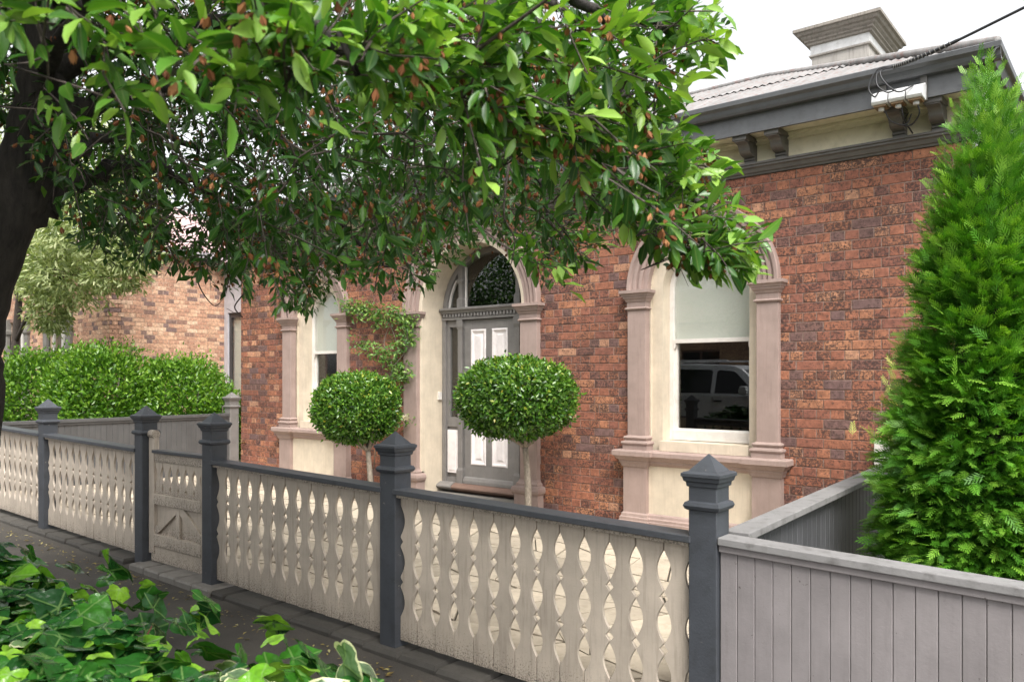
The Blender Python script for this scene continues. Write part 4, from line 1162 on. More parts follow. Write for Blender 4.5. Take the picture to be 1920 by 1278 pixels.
# ------------------------------------------------------------------ the house next door
NX, NY = -16.0, 7.24
nb = empty('neighbour_house', (-18, 8.5, 0.2), 'pale tan brick house behind the hedge and variegated tree', 'house')
brickwork(nb, (NX, NY, 0.2), math.pi / 2, 2.5, 0.0, 4.0, lambda z: [], 'brick_tan', 'mortar_pale', 150, lambda s, z, w: (-float(proj(np.array(w))[2]) if 1.2 < w.z < 3.6 else None))
nwin = [(-18.35, 0.5), (-20.6, .5)]
def nblocks(z):
    return [(cx - h + 23.0, cx + h + 23.0) for (cx, h) in nwin if 0.7 < z < 2.7]
brickwork(nb, (-23.0, NY, 0.2), 0.0, 7.0, 0.0, 4.0, nblocks, 'brick_tan', 'mortar_pale', 150, lambda s, z, w: (-float(proj(np.array(w))[2]) if 1.2 < w.z < 3.0 and proj(np.array(w))[0] > 20 else None))
for (cx, h) in nwin:
    b = MB()
    for sx in (-1, 1): b.box(cx + sx * h - .02, cx + sx * h + .02, NY + .06, NY + .12, .92, 2.9)
    b.box(cx - h, cx + h, NY + .06, NY + .12, 2.84, 2.9); b.box(cx - h, cx + h, NY + .06, NY + .12, 1.9, 1.95); b.box(cx - .02, cx + .02, NY + .06, NY + .12, .95, 2.84)
    w_ = b.build('window', 'window_white', nb)
    b = MB(); b.box(cx - h + .02, cx + h - .02, NY + .09, NY + .094, .93, 2.85); b.build('pane', 'glass', w_)
    b = MB(); b.box(cx - h, cx + h, NY + .3, NY + .32, .9, 2.9); b.build('dark_backing', 'room_dark', w_)  # near-black sheet standing in for the dark room behind the panes
    for sx in (-1, 1):
        b = MB(); xx = cx + sx * (h + .1); q = lambda e, z: (xx - .1 - e, xx + .1 + e, NY - .06 - e, NY + .02, z)
        b.rects([q(.02, .8), q(.02, .95), q(0, 1.0), q(0, 2.6), q(.03, 2.65), q(.03, 2.72), q(0.01, 2.76), q(0.01, 3.0)]); b.build('pilaster', 'gate_step_stone', w_)
    b = MB(); b.box(cx - h - .25, cx + h + .25, NY - .12, NY + .02, .7, .8); b.build('sill', 'gate_step_stone', w_)
# set-back rendered wall with a dark framed window
b = MB(); yb_ = NY + 2.5
b.box(-16.0, -15.86, yb_, yb_ + .2, .1, 4.0); b.box(-15.86, -13.2, yb_, yb_ + .2, 3.05, 4.0); b.box(-15.86, -13.2, yb_, yb_ + .2, .1, 1.05); b.box(-14.2, -13.2, yb_, yb_ + .2, 1.05, 3.05)
b.build('rendered_wall', 'lavender_render', nb)
b = MB(); b.box(-15.86, -15.78, yb_ + .04, yb_ + .1, 1.05, 3.05); b.box(-14.28, -14.2, yb_ + .04, yb_ + .1, 1.05, 3.05); b.box(-15.78, -14.28, yb_ + .04, yb_ + .1, 2.95, 3.05); b.box(-15.78, -14.28, yb_ + .04, yb_ + .1, 1.05, 1.13)
w_ = b.build('window', 'dark_frame', nb)
b = MB(); b.box(-15.78, -14.28, yb_ + .06, yb_ + .064, 1.13, 2.95); b.build('pane', 'glass', w_)
b = MB(); b.box(-15.78, -14.28, yb_ + .12, yb_ + .13, 1.13, 2.95); b.build('blind', 'blind_cloth', w_)
b = MB(); b.box(-23.0, -16.26, NY + .26, NY + 6, .1, 4.1); b.build('inner_wall', 'room_dark', nb)
b = MB(); b.prism([(NX - .1, 4.18), (NX + .26, 4.18), (NX + .30, 4.30), (NX - .1, 4.30)], 'y', NY - .3, NY + 6.2); b.build('gutter', 'lavender_render', nb)
b = MB(); b.prism([(NY + .1, 4.18), (NY - .30, 4.18), (NY - .34, 4.30), (NY + .1, 4.30)], 'x', -23.3, NX + .3); b.build('gutter', 'lavender_render', nb)
b = MB(); b.add([(-23.3, NY - .3, 4.3), (NX + .28, NY - .3, 4.3), (NX + .28, NY + 6.2, 4.3), (-23.3, NY + 6.2, 4.3), (-20.0, NY + 2.95, 5.9), (NX - 3.0, NY + 2.95, 5.9)],
                [(0, 1, 5, 4), (1, 2, 5), (2, 3, 4, 5), (3, 0, 4), (0, 3, 2, 1)])
b.build('roof', 'roof_pink', nb)
b = MB(); b.add([(-16.2, yb_ - .3, 4.1), (-12.9, yb_ - .3, 4.1), (-12.9, yb_ + 4, 4.1), (-16.2, yb_ + 4, 4.1), (-16.2, yb_ + 2, 5.0), (-12.9, yb_ + 2, 5.0)],
                [(0, 1, 5, 4), (1, 2, 5), (2, 3, 4, 5), (3, 0, 4), (0, 3, 2, 1)])
b.build('lean_to_roof', 'roof_pink', nb)

# ------------------------------------------------------------------ service cable and fuse boxes on the fascia
sb = empty('fuse_box', (-1.48, 6.62, 3.70), 'row of three white service fuse boxes bracketed to the dark fascia', 'fuse box')
for k in range(3):
    xa = -1.655 + k * .122
    b = MB(); b.prism([(6.615, 3.845), (6.50, 3.80), (6.485, 3.735), (6.50, 3.715), (6.63, 3.715), (6.645, 3.83)], 'x', xa, xa + .112)
    h_ = b.build('fuse_housing', 'galv_white', sb, .004)
    b = MB(); b.box(xa + .012, xa + .10, 6.51, 6.62, 3.700, 3.714); b.build('base', 'brass_dull', h_)
    b = MB(); b.lathe([(.022, 3.70), (.022, 3.68), (.012, 3.675), (0.001, 3.675)], xa + .056, 6.56, 10); b.build('plug', 'galv_white', h_)
b = MB(); b.box(-1.34, -1.295, 6.635, 6.658, 3.72, 3.94); b.box(-1.63, -1.585, 6.635, 6.658, 3.72, 3.90); b.build('mounting_strap', 'bracket_grey', sb)
def curve(pts, n_=8):
    out = []; p = [Vector(q) for q in pts]; p = [p[0] * 2 - p[1]] + p + [p[-1] * 2 - p[-2]]
    for k in range(1, len(p) - 2):
        for i in range(n_):
            t = i / n_; a, b_, c, d = p[k - 1], p[k], p[k + 1], p[k + 2]
            out.append(0.5 * ((2 * b_) + (c - a) * t + (2 * a - 5 * b_ + 4 * c - d) * t * t + (3 * b_ - a - 3 * c + d) * t ** 3))
    out.append(p[-2]); return out
for pts in ([(-1.60, 6.48, 3.80), (-1.62, 6.44, 3.76), (-1.66, 6.44, 3.84), (-1.60, 6.46, 3.97), (-1.48, 6.48, 3.975)],
            [(-1.48, 6.48, 3.79), (-1.53, 6.42, 3.77), (-1.60, 6.43, 3.85), (-1.59, 6.46, 3.965), (-1.47, 6.48, 3.97)],
            [(-1.36, 6.49, 3.80), (-1.45, 6.42, 3.755), (-1.55, 6.43, 3.86), (-1.575, 6.46, 3.955), (-1.46, 6.48, 3.965)],
            [(-1.58, 6.57, 3.69), (-1.54, 6.60, 3.60), (-1.45, 6.66, 3.57), (-1.42, 6.72, 3.66)],
            [(-1.35, 6.57, 3.69), (-1.34, 6.60, 3.62), (-1.40, 6.66, 3.565), (-1.47, 6.68, 3.575), (-1.46, 6.8, 3.7)],
            [(-1.46, 6.57, 3.70), (-1.45, 6.62, 3.6), (-1.45, 6.9, 3.56)]):
    b = MB(); b.tube(curve(pts), .006, 6); b.build('wire', 'black_plastic', sb)
b = MB(); c0 = [(-1.50, 6.48, 3.97), (-1.36, 6.47, 3.985), (-1.1, 6.44, 4.03), (-.7, 6.38, 4.12), (0.5, 6.2, 4.40), (4, 5.7, 5.2), (12, 4.6, 7.2)]
cp = curve(c0, 10)
b.tube(cp, [.013] * 22 + [.010] * (len(cp) - 22), 6)
for k in range(0, 22):                          # binding twisted round the cable end
    pass
cab = b.build('overhead_cable', 'black_plastic')
tag(cab, 'thick black overhead cable running from the fascia fuse boxes over the conifer', 'cable')
b = MB(); tw = []
for k in range(140):
    t = k / 139 * 20; i = int(t); p = cp[i].lerp(cp[i + 1], t - i); a = k * 0.8
    tw.append(p + Vector((0.0, math.cos(a), math.sin(a))) * .016)
b.tube(tw, .004, 5); b.build('binding_wire', 'bracket_grey', cab)

# ------------------------------------------------------------------ parked car and house over the road (seen mirrored in the panes)
car = empty('parked_car', (-7.9, -2.9, gz(-8)), 'silver parked four wheel drive, mirrored in the lower window pane', 'car')
def car_body():
    zg = gz(-8) - .045; yc = -2.95
    st = [  # x, bottom, belt z, belt half width, roof z, roof half width
        (-10.35, .55, 1.05, .80, 1.06, .70), (-10.30, .42, 1.18, .86, 1.25, .70), (-10.05, .40, 1.24, .90, 1.72, .66), (-9.8, .38, 1.25, .92, 1.84, .68), (-9.0, .36, 1.25, .93, 1.89, .70),
        (-8.0, .36, 1.24, .93, 1.90, .71), (-7.15, .36, 1.23, .93, 1.86, .70), (-6.95, .36, 1.22, .93, 1.78, .69), (-6.45, .36, 1.20, .92, 1.34, .74), (-6.2, .36, 1.19, .91, 1.22, .78), (-5.6, .38, 1.13, .89, 1.16, .76), (-5.3, .42, 1.02, .85, 1.05, .70), (-5.2, .5, .85, .78, .87, .66)]
    v = []; f = []; m = 8
    for (x, zb_, zbelt, wb, zr, wr) in st:
        ring = [(-wb * .94, zb_), (-wb, zb_ + .25), (-wb, zbelt - .05), (-wr, zr), (wr, zr), (wb, zbelt - .05), (wb, zb_ + .25), (wb * .94, zb_)]
        v += [(x, yc + y_, zg + z_) for (y_, z_) in ring]
    for k in range(len(st) - 1):
        for i in range(m): f.append((k * m + i, k * m + (i + 1) % m, (k + 1) * m + (i + 1) % m, (k + 1) * m + i))
    f.append(tuple(range(m))); f.append(tuple((len(st) - 1) * m + i for i in range(m)))
    b = MB(); b.add(v, f, None, False); b.build('body', 'car_paint', car, .03, 3)
    for sy in (-1, 1):
        yy = lambda z_: yc + sy * (.93 - (z_ - 1.19) / .69 * .225 + .004)
        def pane(poly, nm='side_window', mat='car_glass', lift=0.008):
            b = MB(); a = [(x, yy(z_) + sy * lift, zg + z_) for (x, z_) in poly]; c = [(x, yy(z_) - sy * .02, zg + z_) for (x, z_) in poly]; n_ = len(poly)
            b.add(a + c, [tuple(range(n_)), tuple(range(2 * n_ - 1, n_ - 1, -1))] + [(i, (i + 1) % n_, n_ + (i + 1) % n_, n_ + i) for i in range(n_)]); b.build(nm, mat, car)
        pane([(-8.5, 1.24), (-7.60, 1.24), (-7.60, 1.72), (-7.66, 1.76), (-8.44, 1.78), (-8.5, 1.74)])
        pane([(-7.50, 1.24), (-6.58, 1.24), (-6.64, 1.30), (-7.02, 1.66), (-7.12, 1.72), (-7.44, 1.755), (-7.50, 1.72)])
        pane([(-9.85, 1.26), (-8.62, 1.24), (-8.62, 1.76), (-9.65, 1.76), (-9.78, 1.70)])
        for xd in (-7.55, -8.56, -6.5):
            b = MB(); b.box(xd - .004, xd + .004, yc + sy * .934 - .003, yc + sy * .934 + .003, zg + .5, zg + 1.16); b.build('door_seam', 'black_plastic', car)
        for xd in (-7.42, -8.44):
            b = MB(); b.box(xd - .09, xd + .09, yc + sy * .955 - .018, yc + sy * .955 + .018, zg + 1.05, zg + 1.085); b.build('door_handle', 'black_plastic', car, .008)
        b = MB(); b.rects([(-6.86, -6.70, yc + sy * 1.03 - .1, yc + sy * 1.03 + .1, zg + 1.22), (-6.87, -6.68, yc + sy * 1.03 - .11, yc + sy * 1.03 + .11, zg + 1.30), (-6.84, -6.70, yc + sy * 1.03 - .1, yc + sy * 1.03 + .1, zg + 1.40)]); b.build('wing_mirror', 'car_paint', car, .02)
        b = MB(); b.tube([(-9.5, yc + sy * .6, zg + 1.94), (-9.45, yc + sy * .6, zg + 1.97), (-7.35, yc + sy * .6, zg + 1.97), (-7.3, yc + sy * .6, zg + 1.92)], .02, 8); b.build('roof_rail', 'chrome', car)
        for xw in (-9.35, -6.15):
            b = MB(); v = []; n_ = 28
            prof = [(.20, .90), (.30, .93), (.365, .92), (.38, .86), (.38, .74), (.36, .70), (.2, .70)]
            f = []
            for k in range(n_):
                a = 2 * math.pi * k / n_
                for (r, w_) in prof: v.append((xw + r * math.cos(a), yc + sy * w_, zg + .385 + r * math.sin(a)))
            mm = len(prof)
            for k in range(n_):
                for i in range(mm): f.append((k * mm + i, k * mm + (i + 1) % mm, ((k + 1) % n_) * mm + (i + 1) % mm, ((k + 1) % n_) * mm + i))
            b.add(v, f, None, True); wh = b.build('wheel', 'rubber', car)
            b = MB(); n_ = 24; v = [(xw, yc + sy * .915, zg + .385)] + [(xw + .2 * math.cos(2 * math.pi * k / n_), yc + sy * (.905 if k % 4 else .93), zg + .385 + .2 * math.sin(2 * math.pi * k / n_)) for k in range(n_)]
            b.add(v, [(0, 1 + k, 1 + (k + 1) % n_) for k in range(n_)]); b.build('rim', 'chrome', wh)
        b = MB(); b.box(-5.36, -5.245, yc + sy * .66 - .12, yc + sy * .66 + .12, zg + .82, zg + .97); b.build('headlight', 'lamp_clear', car, .02)
        b = MB(); b.box(-10.37, -10.25, yc + sy * .74 - .06, yc + sy * .74 + .06, zg + .85, zg + 1.15); b.build('tail_light', 'lamp_red', car, .02)
    for nm, poly in (('windscreen', [(-6.50, 1.37, .66), (-6.94, 1.765, .62)]), ('rear_window', [(-10.27, 1.30, .6), (-10.07, 1.69, .58)])):
        (xa, za, wa), (xb, zb_, wb) = poly; s_ = 1 if nm == 'windscreen' else -1
        b = MB(); b.add([(xa + s_ * .012, yc - wa, zg + za), (xa + s_ * .012, yc + wa, zg + za), (xb + s_ * .012, yc + wb, zg + zb_), (xb + s_ * .012, yc - wb, zg + zb_),
                         (xa - s_ * .03, yc - wa, zg + za), (xa - s_ * .03, yc + wa, zg + za), (xb - s_ * .03, yc + wb, zg + zb_), (xb - s_ * .03, yc - wb, zg + zb_)],
                        [(0, 1, 2, 3), (7, 6, 5, 4), (0, 1, 5, 4), (1, 2, 6, 5), (2, 3, 7, 6), (3, 0, 4, 7)]); b.build(nm, 'car_glass', car)
car_body()

oh = empty('brick_house', (-16, -16, .2), 'low tan brick house across the road, mirrored above the silver car', 'house')
ob = [(-19.5, .8), (-13.5, .8), (-7.5, .8)]
brickwork(oh, (-5.0, -14.0, .1), math.pi, 17.0, 0.0, 3.6, lambda z: [(-5.0 - cx - h, -5.0 - cx + h) for (cx, h) in reversed(ob)] if .9 < z < 2.6 else [], 'brick_far', 'mortar_pale', 0, lambda s, z, w: None)
for (cx, h) in ob:
    b = MB()
    for xx in (cx - h, cx, cx + h): b.box(xx - .04, xx + .04, -14.12, -14.04, 1.0, 2.7)
    b.box(cx - h, cx + h, -14.13, -14.05, 2.62, 2.7); b.box(cx - h - .05, cx + h + .05, -14.1, -13.95, .94, 1.02)
    w_ = b.build('window', 'sill_brown', oh)
    b = MB(); b.box(cx - h, cx + h, -14.10, -14.09, 1.0, 2.65); b.build('pane', 'car_glass', w_)
b = MB(); b.box(-22, -5, -20, -14.26, .1, 3.65); b.build('inner_wall', 'room_dark', oh)
b = MB(); b.add([(-22.5, -20.5, 3.75), (-4.5, -20.5, 3.75), (-4.5, -13.5, 3.75), (-22.5, -13.5, 3.75), (-19, -17, 5.4), (-8, -17, 5.4)], [(0, 1, 5, 4), (1, 2, 5), (2, 3, 4, 5), (3, 0, 4), (0, 3, 2, 1)])
b.build('roof', 'sill_brown', oh)
# ------------------------------------------------------------------ vegetation
LT_V, LT_F = leaf_template(6, 0.37, 0.20, 0.14)
LT_V = LT_V.copy(); LT_V[:, 2] += .018 * np.sin(LT_V[:, 1] * 17) * (np.abs(LT_V[:, 0]) > .02)
LS_V, LS_F = leaf_template(2, 0.44, 0.16, 0.14)
LX_V = np.array([(0, 0, 0), (-.24, .45, .06), (0, .5, -.02), (.24, .45, .06), (0, 1.0, -.10)]); LX_F = np.array([(0, 2, 4, 1), (0, 3, 4, 2)])
LM_V, LM_F = leaf_template(3, 0.38, 0.16, 0.15)
def nrm(a): return a / np.maximum(1e-9, np.linalg.norm(a, axis=-1, keepdims=True))

# ---- the street tree
tree = empty('street_tree', (-3.75, 1.1, gz(-3.7)), 'dark trunked leafy tree with withered brown blossoms, rooted in the ivy bank', 'tree')
TT = 3.25
tr_pts = [Vector((-3.98, 1.02, gz(-3.9) - .1)), Vector((-3.96, 1.03, .35)), P(-78, 800, TT), P(-66, 660, TT), P(-42, 540, TT), P(2, 430, TT), P(46, 330, TT), P(68, 240, TT), P(84, 150, TT), P(98, 0, TT), P(118, -180, TT), P(150, -420, 3.2), P(200, -640, 3.1)]
tr_rad = [.27, .20,   .150, .130, .122, .118, .110, .102, .098, .09, .078, .05, .02]
cpts = curve(tr_pts, 5); crad = list(np.interp(np.linspace(0, len(tr_rad) - 1, len(cpts)), range(len(tr_rad)), tr_rad))
b = MB(); b.tube([p + Vector((random.uniform(-.008, .008), random.uniform(-.008, .008), 0)) for p in cpts], crad, 14); b.build('trunk', 'bark_dark', tree)
LIMBS = [
    ([P(30, 410, TT), P(170, 330, 3.5), P(310, 322, 3.9), P(455, 412, 4.3), P(560, 500, 4.6)], .055),
    ([P(72, 240, TT), P(210, 190, 3.4), P(400, 190, 3.8), P(560, 300, 4.1), P(640, 430, 4.3), P(740, 500, 4.5)], .055),
    ([P(84, 150, TT), P(320, 60, 3.3), P(640, 90, 3.4), P(900, 190, 3.5), P(1010, 330, 3.6), P(1040, 470, 3.6)], .055),
    ([P(98, 0, TT), P(400, -60, 3.0), P(800, -20, 2.9), P(1100, 110, 3.0), P(1230, 280, 3.0), P(1340, 430, 2.9)], .06),
    ([P(98, 0, TT), P(330, -160, 2.7), P(640, -150, 2.2), P(900, -60, 2.0), P(1130, 20, 2.1), P(1290, 70, 2.3)], .05),
    ([P(110, -120, TT), P(260, -200, 2.6), P(420, -120, 1.9), P(560, 20, 1.6), P(660, 120, 1.55)], .04),
    ([P(84, 150, TT), P(150, -10, 2.6), P(170, -60, 2.0), P(130, -10, 1.6)], .035),
    ([P(56, 330, TT), P(180, 260, 4.0), P(300, 250, 4.8), P(430, 330, 5.2), P(500, 440, 5.3)], .045),
    ([P(118, -180, TT), P(50, -400, 3.6), P(200, -600, 4.0)], .04),
    ([P(110, -120, TT), P(-150, -200, 3.2), P(-420, -150, 3.4)], .04),
    ([P(100, -20, TT), Vector((-3.6, .5, 3.3)), Vector((-3.0, -.3, 3.5)), Vector((-2.4, -.9, 3.6))], .045),
    ([P(100, -20, TT), Vector((-4.2, .4, 3.3)), Vector((-4.9, -.6, 3.5))], .04),
    ([P(98, 0, TT), P(350, -60, 3.9), P(700, -20, 4.4), P(850, 120, 4.5), P(900, 330, 4.4)], .045),
]
nodes = []
for (pts, r0) in LIMBS:
    c = curve(pts, 7)
    c = [p + Vector((random.gauss(0, .018), random.gauss(0, .018), random.gauss(0, .018))) if 0 < k < len(c) - 1 else p for k, p in enumerate(c)]
    rr_ = [r0 * (1 - .86 * (k / (len(c) - 1)) ** .8) for k in range(len(c))]
    b = MB(); b.tube(c, rr_, 8); b.build('limb', 'bark_dark', tree)
    nodes += c[2:]
nodes = np.array([tuple(p) for p in nodes])
VMAX = ([-600, 0, 60, 110, 180, 330, 440, 520, 570, 610, 650, 700, 770, 830, 930, 1000, 1090, 1120, 1180, 1240, 1300, 1390, 1440, 1460],
        [420, 250, 330, 430, 490, 520, 560, 585, 600, 570, 530, 555, 565, 515, 475, 530, 548, 490, 445, 500, 540, 545, 490, 420])
UMAX = ([-900, -500, -100, 0, 80, 130, 180, 240, 300, 380, 440, 500, 560], [1050, 1200, 1300, 1340, 1385, 1340, 1285, 1285, 1360, 1395, 1440, 1448, 1400])
CEN = np.array([-3.05, 1.45, 3.15]); RAD = np.array([3.15, 3.1, 1.95])
def crown_ok(p, m_v, m_u):
    u, v, t = proj(p)
    e = (((p - CEN) / RAD) ** 2).sum(1)
    okk = e < 1
    front = t > .3
    r = np.hypot(p[:, 0], p[:, 1])
    okk &= ~(front & (v > np.interp(u, *VMAX) - m_v / np.maximum(t, .5)))
    okk &= ~(front & (u > np.interp(v, *UMAX) - m_u / np.maximum(t, .5)))
    okk &= (t > 1.35) | ((p[:, 0] < -1.15) & (p[:, 2] > 2.35) & ((t < .25) | (v < -40) | (u < -60)))  # also admits out-of-view clusters overhead, added to darken the left side
    okk &= ~((u > -120) & (u < 480) & (v > -280) & (t > .2) & (t < 2.5))
    okk &= ~((p[:, 1] < .35) & (t < 1.35) & (np.hypot(p[:, 0], p[:, 1]) < .8))
    okk &= p[:, 2] < 2.75 + .62 * np.clip(-p[:, 0] - .8, 0, 4) + .25 * np.clip(p[:, 1], 0, 3)
    # leave air in front of the sunlit outer shell near the lens
    okk &= ~((t > .2) & (t < 1.75) & (v > 60) & ((u > 760) | (u < 60)))
    okk &= ~((t < 2.3) & (v > 330) & (u < 1150) & (t > .2))
    okk &= ~((t < 2.0) & (v > 190) & (u < 1150) & (t > .2))
    okk &= p[:, 2] > 1.75
    okk &= ~((u > 420) & (t > .3) & (p[:, 2] > CAMZ + .48 * t + .12 + .5 * np.clip((620 - u) / 200, 0, 1)))
    dens = np.where((t > .3) & (u > 700) & (v > -200), np.where(v > 230, 1.0, .6), 1.0)
    okk &= RNG.random(len(p)) < dens
    return okk
cl = []
while sum(len(c) for c in cl) < 5000:
    p = CEN + (RNG.random((6000, 3)) * 2 - 1) * RAD
    p = p[crown_ok(p, 150, 160)]
    cl.append(p)
cl = np.concatenate(cl)[:5000]
# the crown's unseen half over the street, added to shade the visible left side
C2 = np.array([-3.7, .3, 3.35]); R2 = np.array([2.5, 2.1, 1.35])
q_ = C2 + (RNG.random((9000, 3)) * 2 - 1) * R2
uq, vq, tq = proj(q_)
q_ = q_[((((q_ - C2) / R2) ** 2).sum(1) < 1) & ((tq < .15) | (vq < -230) | (uq < -120)) & ((q_[:, 0] < -1.3) | (q_[:, 2] > 3.2)) & (q_[:, 2] > 2.2)][:1700]
cl = np.concatenate([cl, q_])
# extra sprays where the photograph shows bright leafy tips close to the viewer
near_px = [(430, 110, 1.55), (500, 60, 1.5), (560, 120, 1.6), (640, 90, 1.7), (700, 70, 1.7), (760, 60, 1.8), (840, 100, 1.9), (900, 60, 1.9), (930, 150, 2.0), (960, 210, 2.1), (1000, 180, 2.1), (1060, 130, 2.2), (1010, 260, 2.2),
           (890, 220, 2.1), (820, 180, 2.0), (330, 130, 1.5), (300, 70, 1.6), (180, 70, 1.5), (110, 50, 1.45), (30, 30, 1.45), (120, 190, 1.8), (720, 150, 1.8), (980, 60, 2.0), (1100, 60, 2.1), (1180, 110, 2.2), (1240, 60, 2.25), (1290, 110, 2.3), (1310, 90, 2.3), (1290, 30, 2.2), (1210, 180, 2.4), (1130, 230, 2.4), (1080, 300, 2.4),
           (1190, 300, 2.5), (1250, 330, 2.5), (1300, 330, 2.55), (1330, 300, 2.5), (1340, 400, 2.6), (1370, 440, 2.6), (1390, 470, 2.6), (1300, 470, 2.6), (1260, 430, 2.6), (1220, 400, 2.6), (1160, 370, 2.6), (1330, 490, 2.6), (1280, 500, 2.65), (1400, 480, 2.6), (1350, 460, 2.6), (1310, 440, 2.6), (1360, 330, 2.5), (1240, 260, 2.4), (1260, 210, 2.4), (1180, 440, 2.7), (1050, 470, 3.2), (1090, 500, 3.2), (1010, 490, 3.2)]
nearp = []
for (u, v, t) in near_px:
    for k in range(2 if u < 400 else 5): nearp.append(P(u + random.gauss(0, 26), v + random.gauss(0, 22), t + random.gauss(0, .09)))
nearp = np.array([tuple(p) for p in nearp])
u_, v_, t_ = proj(nearp); nearp = nearp[(v_ < np.interp(u_, *VMAX) - 20) & (u_ < np.interp(v_, *UMAX) - 25)]
cl = np.concatenate([cl, nearp])
dn = np.array([((nodes - c) ** 2).sum(1).min() for c in cl]); od = np.argsort(dn); isnear = np.arange(len(cl))[od] >= len(cl) - len(nearp); cl = cl[od]
NODE = np.zeros((len(nodes) + 2 * len(cl), 3)); NODE[:len(nodes)] = nodes; NN = len(nodes)
twigs = MB()
L_pos = []; L_ax = []; L_up = []; L_sc = []; L_rn = []; B_pos = []; B_ax = []; 
cen_v = CEN
for i, c in enumerate(cl):
    d2 = ((NODE[:NN] - c) ** 2).sum(1); j = int(d2.argmin()); a = NODE[j].copy()
    dv = c - a; dl = np.linalg.norm(dv) + 1e-6
    mid = (a + c) / 2 + RNG.normal(size=3) * .06 * min(1, dl) + np.array([0, 0, .08 * dl])
    out = dv / dl * .6 + nrm(c - cen_v) * .5 + RNG.normal(size=3) * .35 + np.array([.25, 0, .30] if isnear[i] else [0, 0, -.10]); out = out / np.linalg.norm(out)
    Ls = RNG.uniform(.16, .32)
    tip = c + out * Ls * .6; base = c - out * Ls * .4
    if (np.linalg.norm(tip - np.array([0, 0, CAMZ])) < .5): continue
    pts = [a, mid * .6 + a * .4, mid * .5 + base * .5, base, (base + tip) / 2 + RNG.normal(size=3) * .012, tip]
    ut, vt_, tt_ = proj(tip)
    if tt_ > .3 and (vt_ > np.interp(ut, *VMAX) + 5 or ut > np.interp(vt_, *UMAX) + 8): continue
    r0 = .003 + .004 * min(1.0, dl)
    twigs.tube([Vector(p) for p in pts], [r0 * 1.2, r0, r0 * .8, r0 * .6, .003, .0015], 3, caps=False)
    NODE[NN] = base; NODE[NN + 1] = mid * .5 + base * .5; NN += 2
    nl = int(RNG.integers(10, 16)) + (0 if isnear[i] else 2)
    bright = RNG.random() ** 1.6 if not isnear[i] else RNG.uniform(.5, 1)  # near sprays coloured lighter, deep ones darker, imitating light and shade in the canopy
    for k in range(nl):
        s = (k + RNG.random()) / nl
        pp = base * (1 - s) + tip * s + RNG.normal(size=3) * .006
        side = RNG.normal(size=3); side -= side.dot(out) * out; side /= np.linalg.norm(side)
        ax = out * (.35 + .7 * s) + side * .9 + np.array([0, 0, .05]); ax /= np.linalg.norm(ax)
        L_pos.append(pp + ax * .012); L_ax.append(ax); L_up.append(np.array([0, 0, 1.0]) + RNG.normal(size=3) * .45)
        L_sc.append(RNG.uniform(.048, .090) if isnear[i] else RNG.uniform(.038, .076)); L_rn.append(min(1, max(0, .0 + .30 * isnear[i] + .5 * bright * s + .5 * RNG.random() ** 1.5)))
    if RNG.random() < .32:
        for k in range(int(RNG.integers(5, 12))):
            B_pos.append(base * .4 + tip * .6 + RNG.normal(size=3) * .028); B_ax.append(np.array([0, 0, -1]) + RNG.normal(size=3) * .5)
L_pos = np.array(L_pos); L_ax = np.array(L_ax); L_up = np.array(L_up); L_sc = np.array(L_sc); L_rn = np.array(L_rn)
# keep leaves inside the traced outline (leaf middle)
u_, v_, t_ = proj(L_pos + L_ax * .05)
keep = ~((t_ > .3) & (v_ > np.interp(u_, *VMAX) + 10)) & ~((t_ > .3) & (u_ > np.interp(v_, *UMAX) + 22)) & (np.linalg.norm(L_pos - np.array([0, 0, CAMZ]), axis=1) > 1.15)
L_pos, L_ax, L_up, L_sc, L_rn = L_pos[keep], L_ax[keep], L_up[keep], L_sc[keep], L_rn[keep]
tw = twigs.build('twigs', 'twig', tree); tw['kind'] = 'stuff'
u_, v_, t_ = proj(L_pos)
inframe = (t_ > .5) & (u_ > -20) & (u_ < 1940) & (v_ > -20) & (v_ < 1278)
key = np.where(inframe, L_sc / np.maximum(t_, .3), -1)
order = np.argsort(-key); ind = order[:300]; rest = order[300:]
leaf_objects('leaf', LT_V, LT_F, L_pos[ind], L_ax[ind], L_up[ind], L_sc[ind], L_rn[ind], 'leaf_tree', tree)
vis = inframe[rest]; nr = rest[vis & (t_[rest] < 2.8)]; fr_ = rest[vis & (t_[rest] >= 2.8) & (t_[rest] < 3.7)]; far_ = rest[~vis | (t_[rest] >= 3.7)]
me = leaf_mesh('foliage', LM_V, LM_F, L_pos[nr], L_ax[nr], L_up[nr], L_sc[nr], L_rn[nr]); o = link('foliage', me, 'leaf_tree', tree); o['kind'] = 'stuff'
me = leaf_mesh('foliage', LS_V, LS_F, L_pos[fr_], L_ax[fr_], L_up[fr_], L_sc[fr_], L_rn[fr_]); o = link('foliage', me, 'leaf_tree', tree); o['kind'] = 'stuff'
me = leaf_mesh('foliage', LX_V * np.array([.9, 1, 1]), LX_F, L_pos[far_], L_ax[far_], L_up[far_], L_sc[far_], L_rn[far_]); o = link('foliage', me, 'leaf_tree', tree); o['kind'] = 'stuff'
